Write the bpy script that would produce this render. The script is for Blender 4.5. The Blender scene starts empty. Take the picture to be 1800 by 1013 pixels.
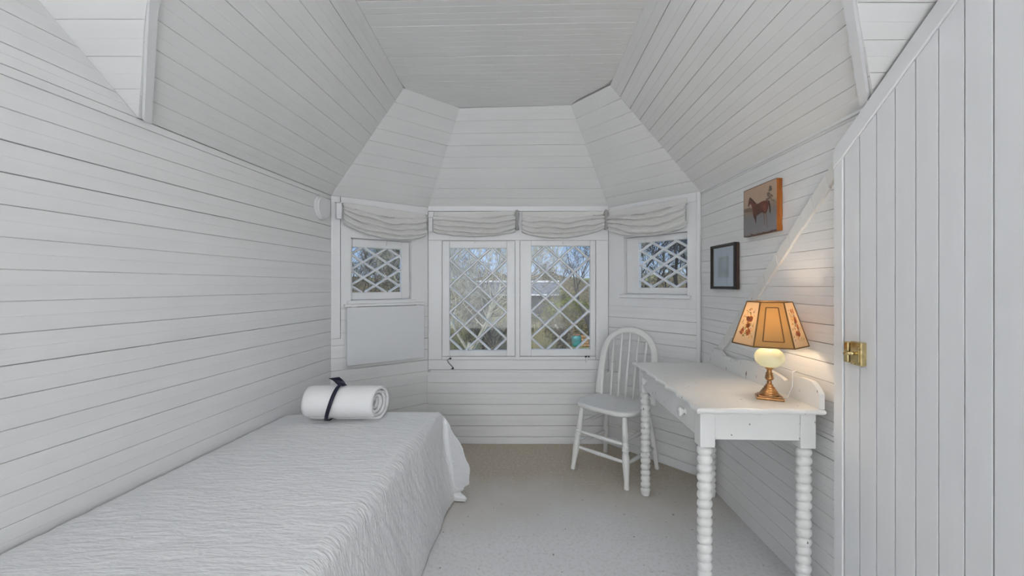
import bpy, bmesh, math, random
from mathutils import Vector, Matrix, noise
from math import sin, cos, pi, radians
random.seed(7)
SC = bpy.context.scene
COL = SC.collection
F = 720.0; HC = 1.25; HY = 502.0         # focal length in pixels, eye height, horizon row

# ------------------------------------------------------------------ camera, sky, light, exposure
cd = bpy.data.cameras.new('camera'); cam = bpy.data.objects.new('camera', cd); COL.objects.link(cam)
cam.location = (0, 0, HC); cam.rotation_euler = (radians(90), 0, 0)
cd.sensor_width = 36; cd.lens = 36 * F / 1800; cd.shift_y = -(506.5 - HY) / 1800
cd.clip_start = 0.02; cd.clip_end = 500
SC.camera = cam
SC.view_settings.view_transform = 'Standard'; SC.view_settings.look = 'None'
SC.view_settings.gamma = 1; SC.view_settings.use_curve_mapping = False
SC.view_settings.exposure = 0.0
w = bpy.data.worlds.new('sky'); SC.world = w; w.use_nodes = True
nt = w.node_tree; nt.nodes.clear()
tcw = nt.nodes.new('ShaderNodeTexCoord'); sxw = nt.nodes.new('ShaderNodeSeparateXYZ'); nt.links.new(tcw.outputs['Generated'], sxw.inputs[0])
rw = nt.nodes.new('ShaderNodeValToRGB'); nt.links.new(sxw.outputs[2], rw.inputs[0])
ew = rw.color_ramp.elements; ew[0].position = 0.0; ew[0].color = (.50, .63, .80, 1); ew[1].position = 1.0; ew[1].color = (.10, .24, .60, 1)
ex = ew.new(.12); ex.color = (.27, .46, .76, 1)
bgn = nt.nodes.new('ShaderNodeBackground'); bgn.inputs[1].default_value = 1.0
wo = nt.nodes.new('ShaderNodeOutputWorld')
nt.links.new(rw.outputs[0], bgn.inputs[0]); nt.links.new(bgn.outputs[0], wo.inputs[0])
sl = bpy.data.lights.new('sun', 'SUN'); sl.energy = 3.0; sl.angle = radians(0.6); sl.color = (1, .95, .87)
so = bpy.data.objects.new('sun', sl); COL.objects.link(so)
so.rotation_euler = (radians(50), 0, radians(-28))
def area(name, loc, rot, sx, sy, power, color=(1, 1, 1), spread=180):
    l = bpy.data.lights.new(name, 'AREA'); l.shape = 'RECTANGLE'; l.size = sx; l.size_y = sy
    l.energy = power; l.color = color; l.spread = radians(spread)
    o = bpy.data.objects.new(name, l); COL.objects.link(o); o.location = loc; o.rotation_euler = rot
    return o
area('rear_fill_light', (-0.15, -2.9, 1.3), (radians(94), 0, radians(180)), 2.7, 2.1, 66, (.955, .975, 1), 80)  # added fill from behind the camera to even the room; no window there
area('overhead_fill_light', (-0.05, 1.12, 2.36), (0, 0, 0), .9, .7, 5, (.97, .985, 1))  # added overhead fill, out of view, without any fixture

area('low_rear_fill_light', (0.25, -0.75, .75), (radians(90), 0, radians(180)), .8, 1.3, 8, (.965, .98, 1))  # added low fill for floor, bed side and desk underside; no doorway there
# ------------------------------------------------------------------ materials
def srgb(r, g, b):
    f = lambda c: (c / 255 / 12.92) if c / 255 <= .04045 else ((c / 255 + .055) / 1.055) ** 2.4
    return (f(r), f(g), f(b), 1)
def mat(name, col, rough=.5, metal=0, bump=0, bscale=40, stretch=(1, 1, 1), var=0, vscale=8, col2=None, chip=0, chipcol=(90, 84, 76), spec=None, detail=4, bdist=.002):
    m = bpy.data.materials.new(name); m.use_nodes = True
    n = m.node_tree.nodes; L = m.node_tree.links; p = n['Principled BSDF']
    p.inputs['Roughness'].default_value = rough; p.inputs['Metallic'].default_value = metal
    if spec is not None: p.inputs['Specular IOR Level'].default_value = spec
    p.inputs['Base Color'].default_value = col
    tc = n.new('ShaderNodeTexCoord'); mp = n.new('ShaderNodeMapping'); mp.inputs['Scale'].default_value = stretch
    L.new(tc.outputs['Object'], mp.inputs[0])
    last = None
    if var or col2:
        nz = n.new('ShaderNodeTexNoise'); nz.inputs['Scale'].default_value = vscale; nz.inputs['Detail'].default_value = detail
        L.new(mp.outputs[0], nz.inputs[0])
        mx = n.new('ShaderNodeMix'); mx.data_type = 'RGBA'
        c2 = col2 or tuple(c * (1 - var) for c in col[:3]) + (1,)
        mx.inputs[6].default_value = col; mx.inputs[7].default_value = c2
        rr = n.new('ShaderNodeMapRange'); rr.inputs[1].default_value = .35; rr.inputs[2].default_value = .65
        L.new(nz.outputs[0], rr.inputs[0]); L.new(rr.outputs[0], mx.inputs[0])
        last = mx.outputs[2]
    if chip:
        nz = n.new('ShaderNodeTexNoise'); nz.inputs['Scale'].default_value = 62; nz.inputs['Detail'].default_value = 3
        mp2 = n.new('ShaderNodeMapping'); mp2.inputs['Scale'].default_value = (1, 1, .35)
        L.new(tc.outputs['Object'], mp2.inputs[0]); L.new(mp2.outputs[0], nz.inputs[0])
        rr = n.new('ShaderNodeMapRange'); rr.inputs[1].default_value = chip; rr.inputs[2].default_value = chip + .02
        L.new(nz.outputs[0], rr.inputs[0])
        mx = n.new('ShaderNodeMix'); mx.data_type = 'RGBA'
        L.new(rr.outputs[0], mx.inputs[0]); mx.inputs[6].default_value = col; mx.inputs[7].default_value = srgb(*chipcol)
        if last: L.new(last, mx.inputs[6])
        last = mx.outputs[2]
    if last: L.new(last, p.inputs['Base Color'])
    if bump:
        nz = n.new('ShaderNodeTexNoise'); nz.inputs['Scale'].default_value = bscale; nz.inputs['Detail'].default_value = 3
        L.new(mp.outputs[0], nz.inputs[0])
        b = n.new('ShaderNodeBump'); b.inputs['Strength'].default_value = bump; b.inputs['Distance'].default_value = bdist
        L.new(nz.outputs[0], b.inputs['Height']); L.new(b.outputs[0], p.inputs['Normal'])
    return m
M = {}
W = (.87, .87, .865, 1)
M['board_h'] = mat('white_board_paint', W, .33, bump=.35, bscale=9, stretch=(1, 1, 12), var=.03, vscale=2)
M['board_c'] = mat('white_ceiling_paint', (.87, .87, .86, 1), .38, bump=.2, bscale=9, stretch=(1, 1, 4), var=.03, vscale=2)
M['board_v'] = mat('white_door_paint', (.85, .855, .865, 1), .35, bump=.15, bscale=9, stretch=(8, 8, 1), var=.03, vscale=2)
M['trim'] = mat('white_trim_paint', (.85, .855, .86, 1), .32, bump=.1, bscale=14, var=.02, vscale=5)
M['back'] = mat('board_backing_paint', (.62, .61, .59, 1), .8)  # even grey for the backing behind boards and joints
M['shell'] = mat('outer_clapboard', (.55, .53, .5, 1), .8)
M['strip'] = mat('cut_strip_paint', (.80, .79, .76, 1), .4, bump=.3, bscale=30, chip=.72, chipcol=(150, 140, 125))
M['furn'] = mat('chipped_white_paint', (.82, .82, .80, 1), .38, chip=.705, chipcol=(112, 104, 94), bump=.15, bscale=30)
M['panel'] = mat('pale_panel_paint', (.77, .78, .80, 1), .45)
M['metal_dark'] = mat('dark_iron', (.09, .085, .08, 1), .5, .7)
M['brass'] = mat('aged_brass', (.72, .58, .30, 1), .22, 1, var=.35, vscale=40)
M['copper'] = mat('copper_bronze', (.52, .27, .11, 1), .28, .8, var=.45, vscale=35)
M['cloth'] = mat('shade_cloth', (.76, .755, .735, 1), .9, bump=.25, bscale=120, spec=.2)
M['gap_shadow'] = mat('gap_shadow_grey', (.42, .42, .41, 1), .9)  # grey that paints the shadow gap beside the shades
M['terry'] = mat('white_terry', (.90, .90, .90, 1), .95, bump=.5, bscale=260, spec=.1)
M['ribbon'] = mat('navy_ribbon', (.006, .008, .03, 1), .45)
M['mattress'] = mat('mattress_ticking', (.8, .8, .78, 1), .9)
M['iron'] = mat('bed_iron', (.6, .6, .6, 1), .5)

def coverlet_mat():
    m = mat('white_matelasse', (.85, .855, .865, 1), .92, spec=.1)
    n = m.node_tree.nodes; L = m.node_tree.links; p = n['Principled BSDF']
    tc = n.new('ShaderNodeTexCoord')
    def nz(scale, st, det):
        mp = n.new('ShaderNodeMapping'); mp.inputs['Scale'].default_value = st
        L.new(tc.outputs['Object'], mp.inputs[0])
        t = n.new('ShaderNodeTexNoise'); t.inputs['Scale'].default_value = scale; t.inputs['Detail'].default_value = det
        t.inputs['Distortion'].default_value = .4
        L.new(mp.outputs[0], t.inputs[0]); return t.outputs[0]
    a = nz(20, (1, 4.2, 1.6), 2); b = nz(60, (1, 2, 1), 2)
    s = n.new('ShaderNodeMath'); s.operation = 'MULTIPLY_ADD'; s.inputs[1].default_value = .3
    L.new(b, s.inputs[0]); L.new(a, s.inputs[2])
    bp = n.new('ShaderNodeBump'); bp.inputs['Strength'].default_value = .55; bp.inputs['Distance'].default_value = .012
    L.new(s.outputs[0], bp.inputs['Height']); L.new(bp.outputs[0], p.inputs['Normal'])
    return m
M['coverlet'] = coverlet_mat()
def floor_mat():
    m = mat('speckled_floor', srgb(190, 184, 176), .75)
    n = m.node_tree.nodes; L = m.node_tree.links; p = n['Principled BSDF']
    tc = n.new('ShaderNodeTexCoord')
    def nz(scale, det):
        t = n.new('ShaderNodeTexNoise'); t.inputs['Scale'].default_value = scale; t.inputs['Detail'].default_value = det
        L.new(tc.outputs['Object'], t.inputs[0]); return t.outputs[0]
    def mr(x, a, b):
        r = n.new('ShaderNodeMapRange'); r.inputs[1].default_value = a; r.inputs[2].default_value = b; L.new(x, r.inputs[0]); return r.outputs[0]
    def mix(f, a, b):
        x = n.new('ShaderNodeMix'); x.data_type = 'RGBA'; L.new(f, x.inputs[0])
        for i, c in ((6, a), (7, b)):
            if isinstance(c, tuple): x.inputs[i].default_value = c
            else: L.new(c, x.inputs[i])
        return x.outputs[2]
    sx = n.new('ShaderNodeSeparateXYZ'); L.new(tc.outputs['Object'], sx.inputs[0])
    wy = n.new('ShaderNodeMath'); wy.operation = 'MULTIPLY_ADD'; wy.inputs[1].default_value = .8; L.new(nz(1.7, 4), wy.inputs[0]); L.new(sx.outputs[1], wy.inputs[2])
    c = mix(mr(wy.outputs[0], 2.35, 3.15), (.80, .80, .81, 1), (.52, .455, .36, 1))  # pale at the near end, browner towards the bay, broken up by noise
    c = mix(mr(nz(60, 5), .48, .80), c, (.66, .63, .60, 1))
    c = mix(mr(nz(45, 3), .70, .73), c, (.33, .29, .25, 1))
    L.new(c, p.inputs['Base Color'])
    b = n.new('ShaderNodeBump'); b.inputs['Strength'].default_value = .12; b.inputs['Distance'].default_value = .002
    L.new(nz(140, 3), b.inputs['Height']); L.new(b.outputs[0], p.inputs['Normal'])
    return m
M['floor'] = floor_mat()
def thin_glass():
    m = bpy.data.materials.new('window_glass'); m.use_nodes = True; n = m.node_tree.nodes; L = m.node_tree.links; n.clear()
    t = n.new('ShaderNodeBsdfTransparent'); t.inputs[0].default_value = (.97, .98, .98, 1)
    g = n.new('ShaderNodeBsdfGlossy'); g.inputs['Roughness'].default_value = .02
    mx = n.new('ShaderNodeMixShader'); mx.inputs[0].default_value = .05; o = n.new('ShaderNodeOutputMaterial')
    L.new(t.outputs[0], mx.inputs[1]); L.new(g.outputs[0], mx.inputs[2]); L.new(mx.outputs[0], o.inputs[0]); return m
M['glass'] = thin_glass()
def translucent(name, col, tf=.5, rough=.9):
    m = bpy.data.materials.new(name); m.use_nodes = True; n = m.node_tree.nodes; L = m.node_tree.links; n.clear()
    d = n.new('ShaderNodeBsdfDiffuse'); t = n.new('ShaderNodeBsdfTranslucent'); mx = n.new('ShaderNodeMixShader'); o = n.new('ShaderNodeOutputMaterial')
    d.inputs[0].default_value = col; t.inputs[0].default_value = col; mx.inputs[0].default_value = tf
    L.new(d.outputs[0], mx.inputs[1]); L.new(t.outputs[0], mx.inputs[2]); L.new(mx.outputs[0], o.inputs[0]); return m

# ------------------------------------------------------------------ helpers
def wloc(o):
    v = Vector((0, 0, 0))
    while o: v += o.location; o = o.parent
    return v
def mk(name, verts, faces, m, parent=None, world=True, smooth=False):
    me = bpy.data.meshes.new(name)
    off = wloc(parent) if (parent and world) else Vector((0, 0, 0))
    me.from_pydata([tuple(Vector(v) - off) for v in verts], [], faces)
    me.update()
    if isinstance(m, (list, tuple)):
        for x in m: me.materials.append(x)
    else: me.materials.append(m)
    if smooth: me.polygons.foreach_set('use_smooth', [True] * len(me.polygons))
    o = bpy.data.objects.new(name, me); COL.objects.link(o)
    if parent: o.parent = parent
    return o
def mkbm(name, bm, m, parent=None, world=True, smooth=False):
    bmesh.ops.recalc_face_normals(bm, faces=bm.faces[:])
    me = bpy.data.meshes.new(name)
    if parent and world: bmesh.ops.translate(bm, verts=bm.verts, vec=-wloc(parent))
    bm.to_mesh(me); bm.free()
    if isinstance(m, (list, tuple)):
        for x in m: me.materials.append(x)
    else: me.materials.append(m)
    if smooth: me.polygons.foreach_set('use_smooth', [True] * len(me.polygons))
    o = bpy.data.objects.new(name, me); COL.objects.link(o)
    if parent: o.parent = parent
    return o
def thing(name, label, cat, loc=(0, 0, 0), rz=0, group=None):
    o = bpy.data.objects.new(name, None); COL.objects.link(o); o.location = loc; o.rotation_euler = (0, 0, rz)
    o.empty_display_size = .1
    o['label'] = label; o['category'] = cat
    if group: o['group'] = group
    return o
def tag(o, label, cat, group=None):
    o['label'] = label; o['category'] = cat
    if group: o['group'] = group
    return o
def struct(o): o['kind'] = 'structure'; return o

BF = [(0, 1, 2, 3), (7, 6, 5, 4), (0, 4, 5, 1), (1, 5, 6, 2), (2, 6, 7, 3), (3, 7, 4, 0)]
def hexa(bm, pts):
    vs = [bm.verts.new(p) for p in pts]
    fs = [bm.faces.new([vs[i] for i in f]) for f in BF]
    return vs, fs
def box_bm(x0, x1, y0, y1, z0, z1, bev=0, bm=None):
    nb = bmesh.new()
    hexa(nb, [(x0, y0, z0), (x1, y0, z0), (x1, y1, z0), (x0, y1, z0), (x0, y0, z1), (x1, y0, z1), (x1, y1, z1), (x0, y1, z1)])
    if bev: bmesh.ops.bevel(nb, geom=nb.edges[:], offset=bev, segments=2, affect='EDGES', profile=.6)
    if bm is None: return nb
    tmp = bpy.data.meshes.new('t'); nb.to_mesh(tmp); nb.free(); bm.from_mesh(tmp); bpy.data.meshes.remove(tmp); return bm
def tube(bm, pts, rad, seg=8, cap=True):
    pts = [Vector(p) for p in pts]; rings = []
    if not hasattr(rad, '__len__'): rad = [rad] * len(pts)
    up = None
    for i, p in enumerate(pts):
        t = (pts[min(i + 1, len(pts) - 1)] - pts[max(i - 1, 0)]).normalized()
        if up is None:
            up = Vector((0, 0, 1)) if abs(t.z) < .9 else Vector((1, 0, 0))
        a = up - t * up.dot(t)
        if a.length < 1e-5: a = Vector((1, 0, 0)) - t * t.x
        a.normalize(); up = a; b = t.cross(a)
        rings.append([bm.verts.new(p + (a * cos(2 * pi * k / seg) + b * sin(2 * pi * k / seg)) * rad[i]) for k in range(seg)])
    for i in range(len(rings) - 1):
        for k in range(seg):
            bm.faces.new([rings[i][k], rings[i][(k + 1) % seg], rings[i + 1][(k + 1) % seg], rings[i + 1][k]])
    if cap: bm.faces.new(rings[0][::-1]); bm.faces.new(rings[-1])
    return bm
def lathe(bm, prof, c=(0, 0), seg=24, cap=True, square=0):
    rings = []
    for r, z in prof:
        rings.append([bm.verts.new((c[0] + r * cos(2 * pi * k / seg + pi / seg), c[1] + r * sin(2 * pi * k / seg + pi / seg), z)) for k in range(seg)])
    for i in range(len(rings) - 1):
        for k in range(seg):
            bm.faces.new([rings[i][k], rings[i][(k + 1) % seg], rings[i + 1][(k + 1) % seg], rings[i + 1][k]])
    if cap: bm.faces.new(rings[0][::-1]); bm.faces.new(rings[-1])
    return bm
def lerp(a, b, t): return Vector(a) * (1 - t) + Vector(b) * t

TBK = .008
def plank(parent, A, B, C, D, n, m, name='plank', t=.012, bead=True, gap=None, lift=None, bev=.0016, bd=.0020):
    """one beaded board: A-B one long edge, D-C the other, n points into the room"""
    A, B, C, D, n = map(Vector, (A, B, C, D, n)); n = n.normalized()
    wd = max((D - A).length, (C - B).length)
    if wd < .006 or max((B - A).length, (C - D).length) < .01: return None
    g = (gap if gap is not None else random.choice([.0003, .0003, .0005, .0006, .0009, .0014])) / wd
    e = bev / wd; t = max(t, TBK)
    lf = random.uniform(-.0008, .0008) if lift is None else lift
    pr = [(g, -t), (g, -bd + lf), (g + e, lf)]
    if bead and wd > .05:
        b = .0018 / wd
        pr += [(.5 - b, lf), (.5, lf - .0008), (.5 + b, lf)]
    pr += [(1 - g - e, lf), (1 - g, -bd + lf), (1 - g, -t)]
    vs = []; fs = []
    for f, h in pr:
        vs.append(A.lerp(D, f) + n * h); vs.append(B.lerp(C, f) + n * h)
    for i in range(len(pr) - 1):
        fs.append((2 * i, 2 * i + 1, 2 * i + 3, 2 * i + 2))
    fs.append(tuple(range(0, 2 * len(pr), 2))); fs.append(tuple(range(2 * len(pr) - 1, 0, -2)))
    nn = (Vector(vs[5]) - Vector(vs[4])).cross(Vector(vs[6]) - Vector(vs[4]))
    if nn.dot(n) < 0: fs = [f[::-1] for f in fs]
    return mk(name, vs, fs, m, parent)

class Wall:
    def __init__(s, p0, p1, inside=(0, 1.5)):
        s.p0 = Vector((p0[0], p0[1], 0)); p1 = Vector((p1[0], p1[1], 0))
        s.L = (p1 - s.p0).length; s.d = (p1 - s.p0).normalized()
        s.n = Vector((-s.d.y, s.d.x, 0))
        if s.n.dot(Vector((inside[0], inside[1], 0)) - s.p0) < 0: s.n = -s.n
    def P(s, u, z, o=0): return s.p0 + s.d * u + Vector((0, 0, z)) + s.n * o
    def uz(s, px, py, off=0):
        """wall coordinates of the wall point seen at a photograph pixel"""
        r = Vector(((px - 900) / F, 1, (HY - py) / F)); q = s.p0 + s.n * off
        k = q.dot(s.n) / r.dot(s.n); h = r * k
        return (Vector((h.x, h.y, 0)) - s.p0).dot(s.d), h.z + HC
    def box(s, bm, u0, u1, z0, z1, o0, o1, bev=0):
        nb = bmesh.new()
        hexa(nb, [s.P(u0, z0, o0), s.P(u1, z0, o0), s.P(u1, z0, o1), s.P(u0, z0, o1), s.P(u0, z1, o0), s.P(u1, z1, o0), s.P(u1, z1, o1), s.P(u0, z1, o1)])
        if bev: bmesh.ops.bevel(nb, geom=nb.edges[:], offset=bev, segments=1, affect='EDGES')
        tmp = bpy.data.meshes.new('t'); nb.to_mesh(tmp); nb.free(); bm.from_mesh(tmp); bpy.data.meshes.remove(tmp); return bm
    def piece(s, name, u0, u1, z0, z1, o0, o1, m, parent=None, bev=.002):
        return mkbm(name, s.box(bmesh.new(), u0, u1, z0, z1, o0, o1, bev), m, parent)
    def poly(s, bm, pts, o0, o1):
        a = [bm.verts.new(s.P(u, z, o0)) for u, z in pts]; b = [bm.verts.new(s.P(u, z, o1)) for u, z in pts]
        bm.faces.new(a); bm.faces.new(b[::-1]); k = len(pts)
        for i in range(k): bm.faces.new([a[i], b[i], b[(i + 1) % k], a[(i + 1) % k]])
        return bm

# ------------------------------------------------------------------ key points
ZW = 1.865; ZT = 2.40; YB = -3.0
def XL(y): return -1.374 + .105 * (y - 1.506)
def XR(y): return 1.215 + .013 * (y - 1.4)
BL = (XL(2.80), 2.80); CL = (-.665, 3.237); CR = (.764, 3.237); BR = (XR(2.679), 2.679)
tBL = Vector((-.63, 2.386, ZT)); tCL = Vector((-.339, 2.654, ZT)); tCR = Vector((.3735, 2.612, ZT)); tBR = Vector((.562, 2.352, ZT))
YML, YMR = 1.506, 1.372; MS = .80      # where the main roof slope meets the plate height, left and right, and its slope
YUL, YUR = YML - (ZT - ZW) / MS, YMR - (ZT - ZW) / MS
L0 = Vector((XL(YML), YML, ZW)); L1 = Vector((-1.088, YML - .231 / MS, ZW + .231)); L2 = Vector((-.63, YUL, ZT))
R0 = Vector((XR(YMR), YMR, ZW)); R1 = Vector((.968, YMR - .178 / MS, ZW + .178)); R2 = Vector((.522, YUR, ZT))
def poly_at(P, z):
    for a, b in zip(P[:-1], P[1:]):
        if z <= b.z + 1e-6: return a.lerp(b, (z - a.z) / (b.z - a.z))
    return P[-1]

# ------------------------------------------------------------------ floor
wl = Wall((XL(YB), YB), BL); wbl = Wall(BL, CL); wc = Wall(CL, CR); wbr = Wall(CR, BR); wr = Wall(BR, (XR(YB), YB)); wb = Wall((XR(YB), YB), (XL(YB), YB))
fp = [(XL(YB) - .02, YB - .02), (XR(YB) + .04, YB - .02), (BR[0] + .04, BR[1] + .02), (CR[0] + .01, CR[1] + .04), (CL[0] - .01, CL[1] + .04), (BL[0] - .03, BL[1] + .02)]
bm = bmesh.new()
a = [bm.verts.new((x, y, 0)) for x, y in fp]; b = [bm.verts.new((x, y, -.08)) for x, y in fp]
bm.faces.new(a); bm.faces.new(b[::-1])
for i in range(6): bm.faces.new([a[i], b[i], b[(i + 1) % 6], a[(i + 1) % 6]])
struct(mkbm('floor', bm, M['floor']))

# ------------------------------------------------------------------ left wall
TB = .012
def strips(z0, z1, ref, pitch, breaks=()):
    zs = {round(z0, 4), round(z1, 4)} | {round(b, 4) for b in breaks}
    k = math.ceil((z0 - ref) / pitch)
    while ref + k * pitch < z1:
        zz = ref + k * pitch
        if all(abs(zz - q) > .012 for q in zs): zs.add(round(zz, 4))
        k += 1
    zs = sorted(zs); return list(zip(zs[:-1], zs[1:]))
uML = (Vector((L0.x, L0.y, 0)) - wl.p0).dot(wl.d); uUL = uML - (YML - YUL)
bm = bmesh.new(); wl.poly(bm, [(0, 0), (wl.L + .02, 0), (wl.L + .02, ZW + .02), (uML, ZW + .02), (uUL, ZT + .02), (0, ZT + .02)], -TB, -.10)
WL = struct(mkbm('wall_left', bm, M['back']))
for z0, z1 in strips(0.0, ZT, 1.205 - .09 * 30, .09, (ZW,)):
    if z1 <= ZW + 1e-4: ua = ub = wl.L
    else:
        ua = uML + (uUL - uML) * (z0 - ZW) / (ZT - ZW); ub = uML + (uUL - uML) * (z1 - ZW) / (ZT - ZW)
    plank(WL, wl.P(0, z0), wl.P(ua, z0), wl.P(ub, z1), wl.P(0, z1), wl.n, M['board_h'])

# ------------------------------------------------------------------ right wall (near gable part, recessed cheek part, diagonal strip)
def ur(y): return (Vector((XR(y), y, 0)) - wr.p0).dot(wr.d)
uMR = ur(YMR); uUR = ur(YUR)
uDL = 0.03; zDL = ZW - (uMR - uDL) * .93                    # foot of the diagonal near the bay corner
DOOR0, DOOR1 = 1.50, .66
RC = -.010
bm = bmesh.new()
wr.poly(bm, [(0, 0), (ur(DOOR0), 0), (ur(DOOR0), ZW + .02), (-.02, ZW + .02), (-.02, 0)], RC - TB, -.12)
wr.poly(bm, [(ur(DOOR0), 0), (wr.L, 0), (wr.L, ZT + .02), (uUR, ZT + .02), (uMR, ZW + .02), (ur(DOOR0), ZW + .02)], RC - TB, -.12)
WR = struct(mkbm('wall_right', bm, M['back']))
def udiag(z): return uDL + (uMR - uDL) * (z - zDL) / (ZW - zDL)
PR = .0735
for z0, z1 in strips(.0, ZW, 1.25 - .0735 * .06, PR, (zDL,)):
    # near part: from the diagonal to the door casing
    if z1 <= zDL + 1e-4: ua = ub = 0
    else: ua, ub = udiag(z0), udiag(z1)
    e = ur(DOOR0)
    if ua < e:
        ubb = min(ub, e)
        plank(WR, wr.P(ua, z0), wr.P(e, z0), wr.P(e, z1), wr.P(ubb, z1), wr.n, M['board_h'], t=.03)
    if z1 > zDL + 1e-4:
        plank(WR, wr.P(-.01, z0 + .012, RC), wr.P(min(ua, 9), z0 + .012, RC), wr.P(ub, min(z1 + .012, ZW), RC), wr.P(-.01, min(z1 + .012, ZW), RC), wr.n, M['board_h'])
# behind the camera: plain boards past the door
for z0, z1 in strips(.0, ZT, 1.25 - .0735 * .06, PR, (ZW,)):
    plank(WR, wr.P(ur(DOOR1 - .12), z0), wr.P(wr.L, z0), wr.P(wr.L, z1), wr.P(ur(DOOR1 - .12), z1), wr.n, M['board_h'], t=.03)
wr.piece('plate_strip', -.02, uMR - .01, ZW - .010, ZW + .004, RC - TB, .001, M['trim'], WR, .001)
# the diagonal strip, in pieces with cut ends, a part of the wall
D0 = Vector((uDL, zDL)); D1 = Vector((uMR, ZW)); dd = (D1 - D0); dl = dd.length; dd.normalize(); dn = Vector((dd.y, -dd.x))
cuts = [0]
while cuts[-1] < dl - .12: cuts.append(cuts[-1] + random.uniform(.075, .13))
cuts.append(dl)
for a, b in zip(cuts[:-1], cuts[1:]):
    wdt = .050 + random.uniform(-.003, .003); j = random.uniform(-.0015, .0015)
    q = [D0 + dd * a + dn * (-.004 + j), D0 + dd * (b - .0012) + dn * (-.004 + j), D0 + dd * (b - .0012 - wdt * .6) + dn * wdt, D0 + dd * (a - wdt * .6 if a > 0 else 0) + dn * wdt]
    nb = bmesh.new(); wr.poly(nb, [(v.x, v.y) for v in q], -.012, .011 + j)
    bmesh.ops.bevel(nb, geom=nb.edges[:], offset=.0012, segments=1, affect='EDGES')
    mkbm('strip', nb, M['strip'], WR)

# ------------------------------------------------------------------ rear wall
WB = struct(wb.piece('wall_rear', -.1, wb.L + .1, 0, ZT + .02, 0, -.1, M['trim'], bev=0))

# ------------------------------------------------------------------ door and casing
def door():
    d = bpy.data.objects.new('door_1', None); COL.objects.link(d); d.location = wr.P(ur(DOOR0 - .05), 0, 0); struct(d)
    OF = .030
    sl = MS * .97
    def ztop(u): return ZW + (u - uMR) * sl - .085 if u > uMR - .3 else 0
    x0 = ur(1.462); wdt = .0655
    # casing stile against the wall, and diagonal head casing
    u0 = ur(1.507); u1 = ur(1.464)
    zc = lambda u, k: ZW + (u - uMR) * sl - k
    bm = bmesh.new(); wr.poly(bm, [(u0, 0), (u1, 0), (u1, zc(u1, .085)), (u0, zc(u0, .085))], 0, .034)
    bmesh.ops.bevel(bm, geom=bm.edges[:], offset=.003, segments=1, affect='EDGES')
    st = mkbm('trim_1', bm, M['trim']); struct(st)
    ue = ur(YUR) + .02
    bm = bmesh.new(); wr.poly(bm, [(u0, zc(u0, .085)), (ue, zc(ue, .085)), (ue, zc(ue, .012)), (u0, zc(u0, .012))], 0, .036)
    bmesh.ops.bevel(bm, geom=bm.edges[:], offset=.003, segments=1, affect='EDGES')
    struct(mkbm('trim_2', bm, M['trim']))
    i = 0; u = x0
    while u < ur(DOOR1):
        un = min(u + wdt, ur(DOOR1)); za = min(zc(u, .087), 2.28); zb = min(zc(un, .087), 2.28)
        vs_m = M['board_v']
        plank(d, wr.P(u, .008, OF), wr.P(u, za, OF), wr.P(un, zb, OF), wr.P(un, .008, OF), wr.n, vs_m, t=.026, bead=False, gap=random.choice([.0016, .0020, .0024]), lift=0, bev=.0010, bd=.0008)
        u = un; i += 1
    bm = bmesh.new(); wr.poly(bm, [(x0, .008), (ur(DOOR1), .008), (ur(DOOR1), 2.27), (x0 + .55, 2.27), (x0, zc(x0, .09))], .0, .008)
    mkbm('door_backing', bm, M['back'], d)
    struct(wr.piece('trim_3', ur(DOOR1), ur(DOOR1 - .12), 0, ZT, 0, .034, M['trim']))
    # brass rim lock and its keeper
    ul, zl = wr.uz(1507, 621, .035)
    lk = thing('door_lock', 'small square brass rim latch on the white plank door', 'lock', wr.P(ul, zl, OF))
    mkbm('keeper', wr.box(bmesh.new(), ul - .036, ul - .016, zl - .036, zl + .036, OF + .004, OF + .024, .003), M['brass'], lk)
    mkbm('lock_case', wr.box(bmesh.new(), ul - .014, ul + .034, zl - .040, zl + .040, OF, OF + .020, .003), M['brass'], lk)
    mkbm('face_plate', wr.box(bmesh.new(), ul - .008, ul + .028, zl - .030, zl + .022, OF + .020, OF + .023, .001), M['brass'], lk)
    bm = bmesh.new(); tube(bm, [wr.P(ul + .008, zl + .000, OF + .022), wr.P(ul + .008, zl, OF + .036)], .006, 10)
    tube(bm, [wr.P(ul + .008, zl, OF + .034), wr.P(ul - .018, zl - .004, OF + .036)], [.006, .004], 8)
    mkbm('lever', bm, M['brass'], lk, smooth=True)
    for du, dz in ((-.003, .030), (.026, .030), (.026, -.034), (.004, -.034)):
        bm = bmesh.new(); tube(bm, [wr.P(ul + du, zl + dz, OF + .019), wr.P(ul + du, zl + dz, OF + .0235)], .0035, 8)
        mkbm('screw', bm, M['brass'], lk)
door()

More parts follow.
